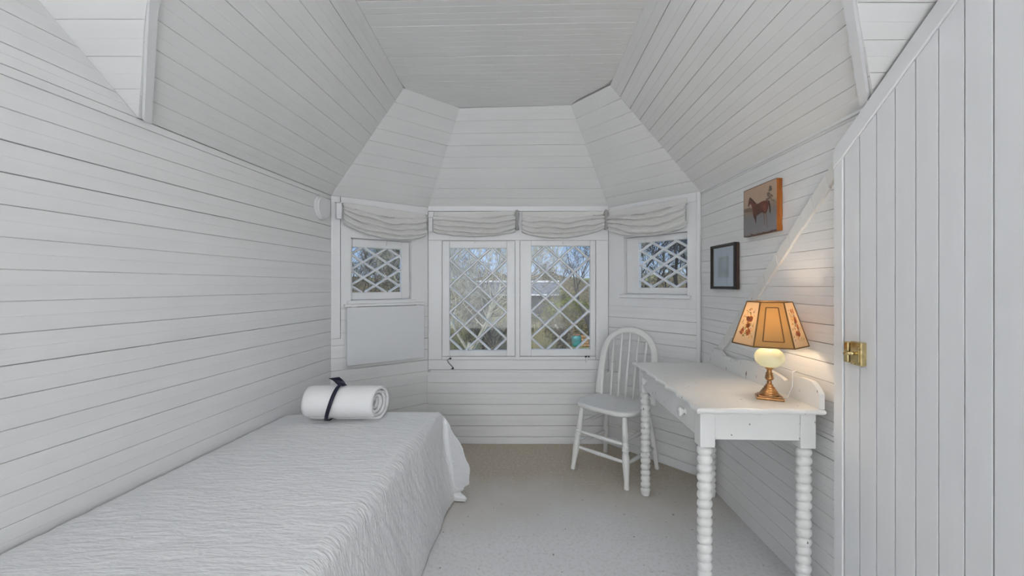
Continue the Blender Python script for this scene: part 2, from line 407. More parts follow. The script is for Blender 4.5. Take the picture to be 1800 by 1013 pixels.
# ------------------------------------------------------------------ ceilings
def ceiling_panel(name, a0, a1, b0, b1, n, nb, far=None):
    """planks lie along a0-a1 (low edge) up to b0-b1 (high edge)"""
CE = struct(mk('ceiling', [(XL(YB) - .05, YB - .05, ZT + TB), (XR(YB) + .12, YB - .05, ZT + TB), (XR(YUR) + .12, YUR, ZT + TB), (R2.x + .03, YUR, ZT + TB), (tBR.x + .02, tBR.y, ZT + TB), (tCR.x, tCR.y + .03, ZT + TB), (tCL.x, tCL.y + .03, ZT + TB), (tBL.x - .02, tBL.y, ZT + TB), (L2.x - .03, YUL, ZT + TB), (XL(YUL) - .05, YUL, ZT + TB)], [tuple(range(10))], M['back']))
sm = CE.modifiers.new('thick', 'SOLIDIFY'); sm.thickness = .05; sm.offset = 1
def ceil_x(y):
    if y < YUL: return None
    if y <= tBL.y: l = -.63
    else: l = tBL.x + (tCL.x - tBL.x) * min(1, (y - tBL.y) / (tCL.y - tBL.y))
    if y <= tBR.y: r = R2.x + (tBR.x - R2.x) * (y - YUR) / (tBR.y - YUR)
    else: r = tBR.x + (tCR.x - tBR.x) * min(1, (y - tBR.y) / (tCR.y - tBR.y))
    return l, r
ys = [YUL]
while ys[-1] < 2.62: ys.append(ys[-1] + .082)
ys[-1] = 2.65
dn = Vector((0, 0, -1))
for y0, y1 in zip(ys[:-1], ys[1:]):
    l0, r0 = ceil_x(y0 + 1e-4); l1, r1 = ceil_x(y1)
    plank(CE, (l0, y0, ZT), (r0, y0 - .035, ZT), (r1, y1 - .035, ZT), (l1, y1, ZT), dn, M['board_c'], gap=random.choice([.0006, .001, .0014, .002]))
ys = [YB]
while ys[-1] + .09 < YUR: ys.append(ys[-1] + .09)
ys.append(YUR)
for y0, y1 in zip(ys[:-1], ys[1:]):
    plank(CE, (XL(y0), y0, ZT), (XR(y0), y0, ZT), (XR(y1), y1, ZT), (XL(y1), y1, ZT), dn, M['board_c'])
plank(CE, (XL(YUR), YUR, ZT), (XR(YUR), YUR, ZT), (R2.x, YUR, ZT), (L2.x, YUL, ZT), dn, M['board_c'], bead=False)
plank(CE, (XL(YUR), YUR, ZT), (L2.x, YUR, ZT), (L2.x, YUL, ZT), (XL(YUL), YUL, ZT), dn, M['board_c'], bead=False)

def slope(name, lowA, lowB, hiA, hiB, nb, pathB=None, pathA=None, m='board_c'):
    """sloped ceiling facet: boards run from the A end to the B end; nb boards between the low and the high edge"""
    zs = [ZW + (ZT - ZW) * k / nb for k in range(nb + 1)]
    A = lambda z: poly_at(pathA, z) if pathA else Vector(lowA).lerp(Vector(hiA), (z - ZW) / (ZT - ZW))
    B = lambda z: poly_at(pathB, z) if pathB else Vector(lowB).lerp(Vector(hiB), (z - ZW) / (ZT - ZW))
    n = (B(ZT) - A(ZT)).cross(A(ZT) - A(ZW)).normalized()
    if n.dot(Vector((0, 1.6, 1.2)) - A(ZW)) < 0: n = -n
    o = 1.002
    vs = []; fs = []
    ex = (B(ZW) - A(ZW)).normalized() * .02
    ea = 0 if pathA else 1; eb = -.4 if pathB else 1
    for z in zs: vs += [A(z) - n * TB - ex * ea, B(z) - n * TB + ex * eb]
    for k in range(nb): fs.append((2 * k, 2 * k + 1, 2 * k + 3, 2 * k + 2))
    c = struct(mk(name, vs, fs, M['back'])); s = c.modifiers.new('thick', 'SOLIDIFY'); s.thickness = .04
    fn = c.data.polygons[0].normal; s.offset = -1 if fn.dot(n) > 0 else 1
    for k in range(nb):
        plank(c, A(zs[k]), B(zs[k]), B(zs[k + 1]), A(zs[k + 1]), n, M[m])
    return c, n
v3 = lambda p: Vector((p[0], p[1], ZW))
slope('ceiling_left', v3(BL), None, tBL, None, 10, pathB=[L0, L1, L2])
slope('ceiling_right', v3(BR), None, tBR, None, 10, pathB=[R0, R1, R2])
slope('ceiling_bay_left', v3(BL), v3(CL), tBL, tCL, 9)
slope('ceiling_bay_centre', v3(CL), v3(CR), tCL, tCR, 9)
slope('ceiling_bay_right', v3(CR), v3(BR), tCR, tBR, 9)
# underside of the main roof either side of the bay opening
def roofpath(xf, y0, y1): return [Vector((xf(y0), y0, ZW)), Vector((xf(y1), y1, ZT))]
slope('ceiling_roof_left', None, None, None, None, 8, pathA=roofpath(XL, YML, YUL), pathB=[L0, L1, L2])
slope('ceiling_roof_right', None, None, None, None, 9, pathA=roofpath(lambda y: XR(y) + .02, YMR, YUR), pathB=[R0, R1, R2])
# edge boards of the opening
def edge_trim(name, P, side):
    bm = bmesh.new()
    for a, b in zip(P[:-1], P[1:]):
        ax = Vector((0, 1, 0)); up = Vector((-.62 * side, 0, -.78)) * 1
        w0 = .034; t0 = .012
        q = []
        for p in (a, b):
            q.append([p + ax * .003 - up * .003, p + ax * w0 - up * .003, p + ax * w0 + up * t0, p + ax * .003 + up * t0])
        hexa(bm, [q[0][0], q[0][1], q[0][2], q[0][3], q[1][0], q[1][1], q[1][2], q[1][3]])
    struct(mkbm(name, bm, M['trim']))
edge_trim('trim_4', [L0 + Vector((.012, 0, 0)), L1, L2], -1)
edge_trim('trim_5', [R0 - Vector((.012, 0, 0)), R1, R2], 1)

# ------------------------------------------------------------------ bay walls, casings and windows
def clip(poly, u0, u1, z0, z1):
    def cut(P, ax, val, keep):
        out = []
        for i in range(len(P)):
            a, b = P[i], P[(i + 1) % len(P)]
            ia = (a[ax] - val) * keep >= -1e-9; ib = (b[ax] - val) * keep >= -1e-9
            if ia: out.append(a)
            if ia != ib:
                t = (val - a[ax]) / (b[ax] - a[ax]); out.append((a[0] + (b[0] - a[0]) * t, a[1] + (b[1] - a[1]) * t))
        return out
    for ax, v, k in ((0, u0, 1), (0, u1, -1), (1, z0, 1), (1, z1, -1)):
        if len(poly) < 3: return []
        poly = cut(poly, ax, v, k)
    return poly
def seg_clip(p, q, u0, u1, z0, z1):
    t0, t1 = 0, 1; dx, dz = q[0] - p[0], q[1] - p[1]
    for a, b in ((-dx, p[0] - u0), (dx, u1 - p[0]), (-dz, p[1] - z0), (dz, z1 - p[1])):
        if abs(a) < 1e-9:
            if b < 0: return None
        else:
            r = b / a
            if a < 0: t0 = max(t0, r)
            else: t1 = min(t1, r)
    if t0 >= t1: return None
    return (p[0] + dx * t0, p[1] + dz * t0), (p[0] + dx * t1, p[1] + dz * t1)
def window(n, wall, outer, glass, lat, off, depth=.035, bw=.017):
    """outer and glass are (u0,u1,z0,z1); lat = (u centre, z centre, half pitch u, half pitch z); off = face of the sash"""
    o = bpy.data.objects.new('window_%d' % n, None); COL.objects.link(o); struct(o)
    U0, U1, Z0, Z1 = outer; u0, u1, z0, z1 = glass
    o.location = wall.P((U0 + U1) / 2, Z0, off)
    for nm, r in (('stile', (U0, u0, Z0, Z1)), ('stile', (u1, U1, Z0, Z1)), ('rail', (u0, u1, Z0, z0)), ('rail', (u0, u1, z1, Z1))):
        if r[1] - r[0] > .003 and r[3] - r[2] > .003:
            mkbm(nm, wall.box(bmesh.new(), *r, off - depth, off, .003), M['trim'], o)
    go = off - depth * .62
    cu, cz, pu, pz = lat
    # muntins
    for s in (1, -1):
        for k in range(-14, 15):
            p = (cu + pu * (2 * k - 12), cz - s * pz * -12) ; q = (cu + pu * (2 * k + 12), cz + s * pz * 12)
            p = (cu + pu * (2 * k - 12), cz - s * pz * 12)
            c = seg_clip(p, q, u0, u1, z0, z1)
            if not c: continue
            a, b = Vector(c[0]), Vector(c[1])
            if (b - a).length < .03: continue
            dv = (b - a).normalized(); nv = Vector((-dv.y, dv.x)) * bw / 2; i6 = nv * .45
            bm = bmesh.new(); fr = off - depth * .18 - (.0006 if s < 0 else 0)
            prof = [(-1, go - .006), (-1, go + .004), (-.4, fr), (.4, fr), (1, go + .004), (1, go - .006)]
            r1 = [bm.verts.new(wall.P(*(a + nv * f), h)) for f, h in prof]; r2 = [bm.verts.new(wall.P(*(b + nv * f), h)) for f, h in prof]
            for i in range(6): bm.faces.new([r1[i], r1[(i + 1) % 6], r2[(i + 1) % 6], r2[i]])
            bm.faces.new(r1); bm.faces.new(r2[::-1])
            mkbm('muntin', bm, M['trim'], o)
    # diamond panes
    for i in range(-12, 13):
        for j in range(-12, 13):
            if (i + j) % 2 == 0: continue
            x, z = cu + i * pu, cz + j * pz
            P = clip([(x - pu, z), (x, z - pz), (x + pu, z), (x, z + pz)], u0, u1, z0, z1)
            if len(P) < 3: continue
            ar = abs(sum(P[k][0] * P[(k + 1) % len(P)][1] - P[(k + 1) % len(P)][0] * P[k][1] for k in range(len(P)))) / 2
            if ar < 2e-4: continue
            mk('pane', [wall.P(a, b, go) for a, b in P], [tuple(range(len(P)))], M['glass'], o)
    return o

def slab(name, wall, hole, extra=0):
    bm = bmesh.new(); u0, u1, z0, z1 = hole; u0 -= .007; u1 += .007; z0 -= .007; z1 += .007
    for r in ((-.02, wall.L + .02, 0, z0), (-.02, wall.L + .02, z1, ZW + .03), (-.02, u0, z0, z1), (u1, wall.L + .02, z0, z1)):
        wall.box(bm, *r, -.11, -TB)
    return struct(mkbm(name, bm, M['back']))

# centre bay wall
Y3 = 3.237
def cu(px): return wc.uz(px, 500)[0]
def cz(py): return wc.uz(900, py)[1]
WC = slab('wall_bay_centre', wc, (cu(780), cu(1044), cz(629), cz(427)))
# trimmed mullion behind the posts between the two sashes
zs = [cz(780), cz(768)]
zz = zs[-1]; top = cz(654)
for z0, z1 in strips(cz(768), top, cz(768), (top - cz(768)) / 6):
    plank(WC, wc.P(0, z0), wc.P(wc.L, z0), wc.P(wc.L, z1), wc.P(0, z1), wc.n, M['board_h'])
def cpiece(name, x0, x1, y0, y1, o0=-TB, o1=.0, m=None, parent=WC, bev=.0015):
    return wc.piece(name, cu(x0), cu(x1), cz(y1), cz(y0), o0, o1, m or M['trim'], parent, bev)
struct(wc.piece('baseboard_centre', -.0, wc.L, 0, cz(768), -TB, .012, M['trim'], None, .003))
cpiece('apron', 753, 1069, 633, 649.5, o1=.006)
cpiece('ledge', 757, 1067, 650, 653.5, o1=.016)
cpiece('casing_stile', 753, 776.6, 423, 632.6, o1=.004)
cpiece('casing_stile', 1047.6, 1069, 423, 632.6, o1=.004)
cpiece('casing_mullion', 906, 913.5, 423, 632.6, o0=-.10, o1=.008)
cpiece('casing_head', 753, 1069, 372, 422.6, o1=.002)
cpiece('casing_sill', 777, 1047, 627, 632.6, o0=-.10, o1=.004)
cpiece('cornice', 753, 1069, 363, 371.6, o1=.010)
def lat(wall, xa, ya, hx, hy):
    a = wall.uz(xa, ya); b = wall.uz(xa + hx, ya + 0); c = wall.uz(xa, ya - hy)
    return a[0], a[1], b[0] - a[0], c[1] - a[1]
window(1, wc, (cu(777.3), cu(905.4), cz(626.5), cz(424)), (cu(790), cu(891), cz(616.5), cz(436.5)), lat(wc, 840, 503.5, 25.2, 23.3), -.004, .04, .019)
window(2, wc, (cu(914), cu(1047), cz(626.5), cz(423)), (cu(934), cu(1037.5), cz(614.5), cz(432.5)), lat(wc, 984.5, 501.5, 25.4, 23.3), -.004, .04, .019)

# left bay wall
def lu(px): return wbl.uz(px, 480)[0]
def lz(px, py): return wbl.uz(px, py)[1]
lh = (lu(617), lu(723.5), lz(665, 527), lz(665, 421))
WBL = slab('wall_bay_left', wbl, lh)
def face_pieces(wall, parent, hole, zlow, ztop=ZW, uL=0, uR=None, o1=.0):
    uR = wall.L if uR is None else uR; u0, u1, z0, z1 = hole
    for nm, r in (('casing_stile', (uL, u0, zlow, ztop - .06)), ('casing_stile', (u1, uR, zlow, ztop - .06)), ('casing_head', (u0, u1, z1, ztop - .06)), ('casing_sill', (u0, u1, zlow, z0)), ('cornice', (uL, uR, ztop - .06, ztop))):
        mkbm(nm, wall.box(bmesh.new(), *r, -TB, o1 + (.006 if nm == 'cornice' else 0), .0012), M['trim'], parent)
    # reveal linings of the recess
    t = .006
    for r in ((u0 - t, u0, z0, z1), (u1, u1 + t, z0, z1), (u0, u1, z0 - t, z0), (u0, u1, z1, z1 + t)):
        mkbm('reveal', wall.box(bmesh.new(), *r, -.108, -.0121), M['trim'], parent)
zl_low = lz(665, 541)
face_pieces(wbl, WBL, lh, zl_low, uL=lu(599))
for z0, z1 in strips(.06, zl_low, .06, .086):
    plank(WBL, wbl.P(lu(599) if z1 > .9 else lu(599), z0), wbl.P(wbl.L, z0), wbl.P(wbl.L, z1), wbl.P(lu(599), z1), wbl.n, M['board_h'])
for z0, z1 in strips(.06, lz(665, 590), .06, .086):
    plank(WBL, wbl.P(0, z0), wbl.P(lu(599), z0), wbl.P(lu(599), z1), wbl.P(0, z1), wbl.n, M['board_h'])
wbl.piece('corner_board', 0, lu(598), lz(665, 590), ZW - .0, -TB, .004, M['trim'], WBL, .002)
struct(wbl.piece('baseboard_left', 0, wbl.L, 0, .06, -TB, .012, M['trim'], None, .003))
gl = (lu(622), lu(709), lz(665, 514), lz(665, 436))
window(3, wbl, (lh[0] + .002, lh[1] - .002, lh[2] + .002, lh[3] - .002), gl, (wbl.uz(664.5, 475)[0], wbl.uz(664.5, 475)[1], (lu(686) - lu(643)) / 2, lz(665, 462) - lz(665, 475.5)), -.036, .035, .017)

# right bay wall
def ru(px): return wbr.uz(px, 480)[0]
def rz(px, py): return wbr.uz(px, py)[1]
rh = (ru(1096.5), ru(1208), rz(1160, 518), rz(1160, 411.5))
WBRo = slab('wall_bay_right', wbr, rh)
zr_low = rz(1160, 541)
face_pieces(wbr, WBRo, rh, zr_low, uR=ru(1224.5))
wbr.piece('corner_board', ru(1224.8), wbr.L, .06, ZW, -TB, .006, M['trim'], WBRo, .002)
for z0, z1 in strips(.06, zr_low, .06, .086):
    plank(WBRo, wbr.P(0, z0), wbr.P(ru(1224.5), z0), wbr.P(ru(1224.5), z1), wbr.P(0, z1), wbr.n, M['board_h'])
struct(wbr.piece('baseboard_right', 0, wbr.L, 0, .06, -TB, .012, M['trim'], None, .003))
gr = (ru(1118), ru(1204), rz(1160, 506), rz(1160, 423))
window(4, wbr, (rh[0] + .002, rh[1] - .002, rh[2] + .002, rh[3] - .002), gr, (wbr.uz(1160, 464.5)[0], wbr.uz(1160, 464.5)[1], (ru(1181.5) - ru(1139)) / 2, rz(1160, 451) - rz(1160, 464.5)), -.036, .035, .017)
# narrow mouldings round the side openings
for wall, h, P in ((wbl, lh, WBL), (wbr, rh, WBRo)):
    for r in ((h[0] - .03, h[1] + .03, h[2] - .028, h[2] - .004), ):
        mkbm('stool', wall.box(bmesh.new(), *r, 0, .018, .003), M['trim'], P)

# ------------------------------------------------------------------ gathered cloth shades
def shade(wall, u0, u1, ztop_l, ztop_r, hl, hm, hr, seed, label, gap_shadow=False, flat=.28):
    t = thing('roman_shade', label, 'window shade', wall.P((u0 + u1) / 2, min(ztop_l, ztop_r) - .02, .02), 0, 'gathered white cloth shades over the windows')
    NU, NV = 110, 90; vs = []; fs = []
    rnd = random.Random(seed); ph = [rnd.uniform(0, 6.28) for _ in range(6)]
    for j in range(NV + 1):
        v = j / NV
        for i in range(NU + 1):
            a = i / NU; u = u0 + (u1 - u0) * a
            zt = ztop_l + (ztop_r - ztop_l) * a
            H = hl * (1 - a) + hr * a + (hm - (hl + hr) / 2) * (4 * a * (1 - a)) ** .8
            z = zt - H * v
            edge = min(a, 1 - a) * 2
            if v < flat * (.6 + .4 * edge):
                off = .020 + .006 * v / flat
            else:
                w_ = (v - flat * (.6 + .4 * edge)) / (1 - flat * (.6 + .4 * edge))
                nf = 3.6
                wob = .45 * noise.noise(Vector((a * 3.5 + seed * 7, w_ * 1.6, seed))) + .13 * sin(a * 5 + ph[0])
                s_ = w_ * nf + wob
                fr = s_ - math.floor(s_)
                tooth = (fr ** .55) * (1 - max(0, (fr - .86) / .14) ** 1.5)
                off = .024 + (.034 + .016 * edge) * tooth * (.8 + .3 * noise.noise(Vector((a * 6, math.floor(s_) * 3.1, seed)))) 
                off += .006 * noise.noise(Vector((a * 14, w_ * 22 + a * 5, seed + 3)))
                if v > .97: off -= .02 * (v - .97) / .03
            z += .004 * noise.noise(Vector((a * 10, v * 4, seed)))
            vs.append(wall.P(u, z, off))
    for j in range(NV):
        for i in range(NU):
            k = j * (NU + 1) + i; fs.append((k, k + 1, k + NU + 2, k + NU + 1))
    # back sheet closes the cloth
    nb = len(vs)
    for i in (0, NU):
        pass
    c = mk('cloth', vs, fs, M['cloth'], t, smooth=True)
    s = c.modifiers.new('thick', 'SOLIDIFY'); s.thickness = .0025; s.offset = -1 if c.data.polygons[0].normal.dot(wall.n) > 0 else 1
    mkbm('headrail', wall.box(bmesh.new(), u0 + .004, u1 - .004, min(ztop_l, ztop_r) - .03, min(ztop_l, ztop_r) - .004, .002, .017, .002), M['trim'], t)
    # pull cord hanging below the middle
    um = (u0 + u1) / 2; zb = (ztop_l + ztop_r) / 2 - hm
    bm = bmesh.new(); tube(bm, [wall.P(um, zb + .02, .02), wall.P(um, zb - .035, .012)], .0018, 6); lathe_p = wall.P(um, zb - .035, .012)
    tube(bm, [lathe_p, lathe_p - Vector((0, 0, .012))], [.003, .005], 8)
    mkbm('pull_cord', bm, M['cloth'], t)
    if gap_shadow:  # shadow of the gap beside the shade, modelled as a grey solid
        bm = bmesh.new(); q = wall.P(u1 + .012, (ztop_l + ztop_r) / 2, .035)
        tube(bm, [q + Vector((0, 0, .01)), q - Vector((0, 0, .02)), q - Vector((0, 0, .07)), q - Vector((0, 0, .10)), q - Vector((0, 0, .145))], [.008, .02, .013, .010, .018], 10)
        mkbm('gap_shadow', bm, M['gap_shadow'], t, smooth=True)['label'] = 'grey form standing in for the shadow gap between shades'
    return t
zc_ = lambda y: cz(y)
shade(wc, cu(763), cu(906), cz(374), cz(372), (409 - 374) / 222.4, (417 - 373) / 222.4, (408 - 372) / 222.4, 1, 'gathered white cloth shade over the left sash of the middle window', True)
shade(wc, cu(917), cu(1061), cz(373), cz(372), (409 - 373) / 222.4, (420 - 373) / 222.4, (402 - 372) / 222.4, 2, 'gathered white cloth shade over the right sash of the middle window', True)
shade(wbl, lu(602) + .0, lu(743) + .015, lz(602, 357), lz(602, 357) - .015, .145, .225, .17, 3, 'gathered swag shade over the small window left of the middle pair')
shade(wbr, ru(1070), ru(1210), rz(1210, 348) - .01, rz(1210, 348), .14, .225, .19, 4, 'gathered swag shade over the small window right of the middle pair')
# shade brackets
def bracket(wall, u, z, w_, h_, d_, label):
    t = thing('shade_bracket', label, 'bracket', wall.P(u, z, .004))
    mkbm('block', wall.box(bmesh.new(), u - w_ / 2, u + w_ / 2, z - h_ / 2, z + h_ / 2, .005, d_, .003), M['trim'], t)
    mkbm('cap_plate', wall.box(bmesh.new(), u - w_ / 2 - .004, u + w_ / 2 + .004, z + h_ / 2, z + h_ / 2 + .005, .005, d_ + .003, .001), M['trim'], t)
bracket(wbl, lu(594) , lz(594, 372), .035, .11, .035, 'white wooden block at the top corner beside the left swag shade')
bracket(wc, cu(758), cz(396), .035, .11, .03, 'white wooden block between the left swag shade and middle shades')

# round disc on the left wall
u, z = wl.uz(563, 366)
dt = thing('wall_disc', 'round white disc fixed high on the left wall by the corner', 'wall disc', wl.P(u, z, 0))
def disc(bm, wall, u, z, r0, o0, o1, bev=.004):
    prof = [(r0, o0), (r0, o1 - bev), (r0 - bev, o1)]
    rings = [[bm.verts.new(wall.P(u + r * cos(2 * pi * k / 36), z + r * sin(2 * pi * k / 36), o)) for k in range(36)] for r, o in prof]
    for i in range(2):
        for k in range(36): bm.faces.new([rings[i][k], rings[i][(k + 1) % 36], rings[i + 1][(k + 1) % 36], rings[i + 1][k]])
    bm.faces.new(rings[0]); bm.faces.new(rings[-1][::-1]); return bm
mkbm('base_ring', disc(bmesh.new(), wl, u, z, .078, .001, .014), M['trim'], dt, smooth=False)
mkbm('cover', disc(bmesh.new(), wl, u, z, .072, .014, .030, .006), M['trim'], dt)

# flat panel under the left window
pu0, pz1 = wbl.uz(610, 541, .045); pu1 = wbl.uz(746, 541, .045)[0]
pz0 = wbl.uz(610, 644, .045)[1]
pt = thing('wall_panel', 'plain white rectangular panel hanging beneath the small left window', 'panel', wbl.P((pu0 + pu1) / 2, pz0, 0))
mkbm('board', wbl.box(bmesh.new(), pu0, pu1, pz0, pz1, .024, .044, .002), M['panel'], pt)
mkbm('batten', wbl.box(bmesh.new(), pu0 - .012, pu1 + .005, pz1 + .004, pz1 + .022, .001, .040, .002), M['trim'], pt)
for a in (.08, .92):
    mkbm('spacer', wbl.box(bmesh.new(), pu0 + (pu1 - pu0) * a - .02, pu0 + (pu1 - pu0) * a + .02, pz0 + .03, pz1 - .01, .001, .024), M['trim'], pt)
    uu = pu0 + (pu1 - pu0) * a
    bm = bmesh.new(); tube(bm, [wbl.P(uu - .02, pz1 + .003, .040), wbl.P(uu + .02, pz1 + .003, .040)], .004, 8); mkbm('hinge', bm, M['trim'], pt)

# little iron hook below the left sash, nub at the right
u, z = wc.uz(792, 630); 
ht = thing('window_hook', 'small dark iron hook below the left sash', 'hook', wc.P(u, z, .0))
bm = bmesh.new(); tube(bm, [wc.P(u - .004, z + .001, .013), wc.P(u - .024, z - .012, .014), wc.P(u - .012, z - .035, .016), wc.P(u + .022, z - .068, .017), wc.P(u + .020, z - .080, .016), wc.P(u + .006, z - .082, .014)], .0028, 8); mkbm('rod', bm, M['metal_dark'], ht, smooth=True)
for a, b in ((0, 0), (.020, -.078)):
    bm = bmesh.new(); bmesh.ops.create_icosphere(bm, subdivisions=2, radius=.0085, matrix=Matrix.Translation(wc.P(u + a, z + b, .012))); mkbm('screw_eye', bm, M['metal_dark'], ht, smooth=True)
u, z = wc.uz(1032, 627)
ht = thing('window_catch', 'tiny iron catch below the right sash beside the chair back', 'catch', wc.P(u, z, .0))
mkbm('plate', wc.box(bmesh.new(), u - .018, u + .018, z - .007, z + .007, .005, .009, .001), M['metal_dark'], ht)
bm = bmesh.new(); tube(bm, [wc.P(u, z, .009), wc.P(u, z, .02)], .004, 8); tube(bm, [wc.P(u - .008, z - .003, .018), wc.P(u - .008, z - .045, .018)], .006, 8); mkbm('pin', bm, M['trim'], ht)

# ------------------------------------------------------------------ bed (hidden under its cover) and the bedspread
bt = thing('bed', 'narrow single bed along the left wall under a white bedspread', 'bed', (-.93, 1.3, 0))
def xe(y): return -.418 + .077 * (y - 2.215)
def quadbox(y0, y1, ins, z0, z1):
    bm = bmesh.new(); a = [(XL(y0) + ins + .03, y0), (xe(y0) - ins, y0), (xe(y1) - ins, y1), (XL(y1) + ins + .03, y1)]
    hexa(bm, [(x, y, z0) for x, y in a] + [(x, y, z1) for x, y in a]); return bm
mkbm('mattress', quadbox(.38, 2.25, .04, .27, .47), M['mattress'], bt)
mkbm('frame', quadbox(.36, 2.27, .035, .20, .265), M['iron'], bt)
for x, y in ((-1.36, .42), (-.56, .42), (-1.2, 2.2), (-.49, 2.2)):
    mkbm('leg', box_bm(x - .02, x + .02, y - .02, y + .02, 0, .2), M['iron'], bt)

def coverlet():
    ZTOP = .533; HEM = .515
    NS, NVV = 260, 420
    top_s = 1.0; side = HEM; r = .055
    def tab(d, T):
        for (a, b), (c, e) in zip(T[:-1], T[1:]):
            if d <= c:
                t = (d - a) / (c - a); t = t * t * (3 - 2 * t); return b + (e - b) * t
        return T[-1][1]
    KT = [(0, 0), (.03, .004), (.08, .045), (.19, .11), (.30, .138), (.38, .118), (.44, .07), (.475, .045), (.49, .085), (.516, .075)]
    svals = [i / 150 for i in range(151)] + [1 + (j + 1) / 110 for j in range(110)]
    y_lo, y_foot = .34, 2.315
    vvals = [i / 330 for i in range(331)] + [1 + (j + 1) / 90 for j in range(90)]
    def drop(q):     # q: cloth length past the edge -> (outward, down)
        if q <= 0: return 0, 0
        a = min(q / r, pi / 2)
        o, d = r * sin(a), r * (1 - cos(a))
        if q > r * pi / 2: d += q - r * pi / 2; o += 0.05 * min(1, (q - r * pi / 2) / .4)
        return o, d
    vs = []
    for v in vvals:
        qy = (v - 1) * (HEM + .03) if v > 1 else 0
        yb = y_lo + (y_foot - y_lo) * min(v, 1)
        oy, dy = drop(qy)
        for s in svals:
            qx = (s - 1) * (HEM + .03) if s > 1 else 0
            ox, dx = drop(qx)
            dwn = max(dx, dy); b = min(dx, dy)
            xw = XL(yb + oy) + .012; xed = xe(yb) - r + .012
            x = xw + (xed - xw) * min(s, 1) + ox
            y = yb + oy
            zt = ZTOP - .018 * (1 - min(s, 1)) ** 2 - .010 * max(0, (abs(s - .5) - .3))
            if v < 1 and s <= 1: zt += .006 * noise.noise(Vector((x * 2.2, y * 1.7, 3)))
            if b > 0 and dwn > .01:
                k = tab(dwn, KT) * (b / dwn) ** .8
                x += k; y -= k * .95
                if dy > dx: y += .022 * sin(pi * min(1, b / dwn)) ; 
            z = zt - dwn
            # cloth ripples
            pn = noise.noise(Vector((x * 9 + 4, y * 34 + z * 20, z * 10)))
            pn2 = noise.noise(Vector((x * 24 + 4, y * 70, z * 34)))
            am = .0028
            if s <= 1 and v <= 1: z += am * pn + .0014 * pn2
            else:
                fold = .012 * noise.noise(Vector((y * 7, 1, 5 + z * 2))) * min(1, dwn / .2)
                x += am * 1.2 * pn + fold + .0016 * pn2
            z = max(z, .006)
            vs.append((x, y, z))
    n = len(svals); fs = []
    for j in range(len(vvals) - 1):
        for i in range(n - 1):
            k = j * n + i; fs.append((k, k + 1, k + n + 1, k + n))
    o = mk('bedspread', vs, fs, M['coverlet'], None, smooth=True)
    sm_ = o.modifiers.new('thick', 'SOLIDIFY'); sm_.thickness = .003; sm_.offset = -1
    tag(o, 'white crinkled matelasse bedspread draped over the narrow bed', 'bedspread')
    return o
coverlet()

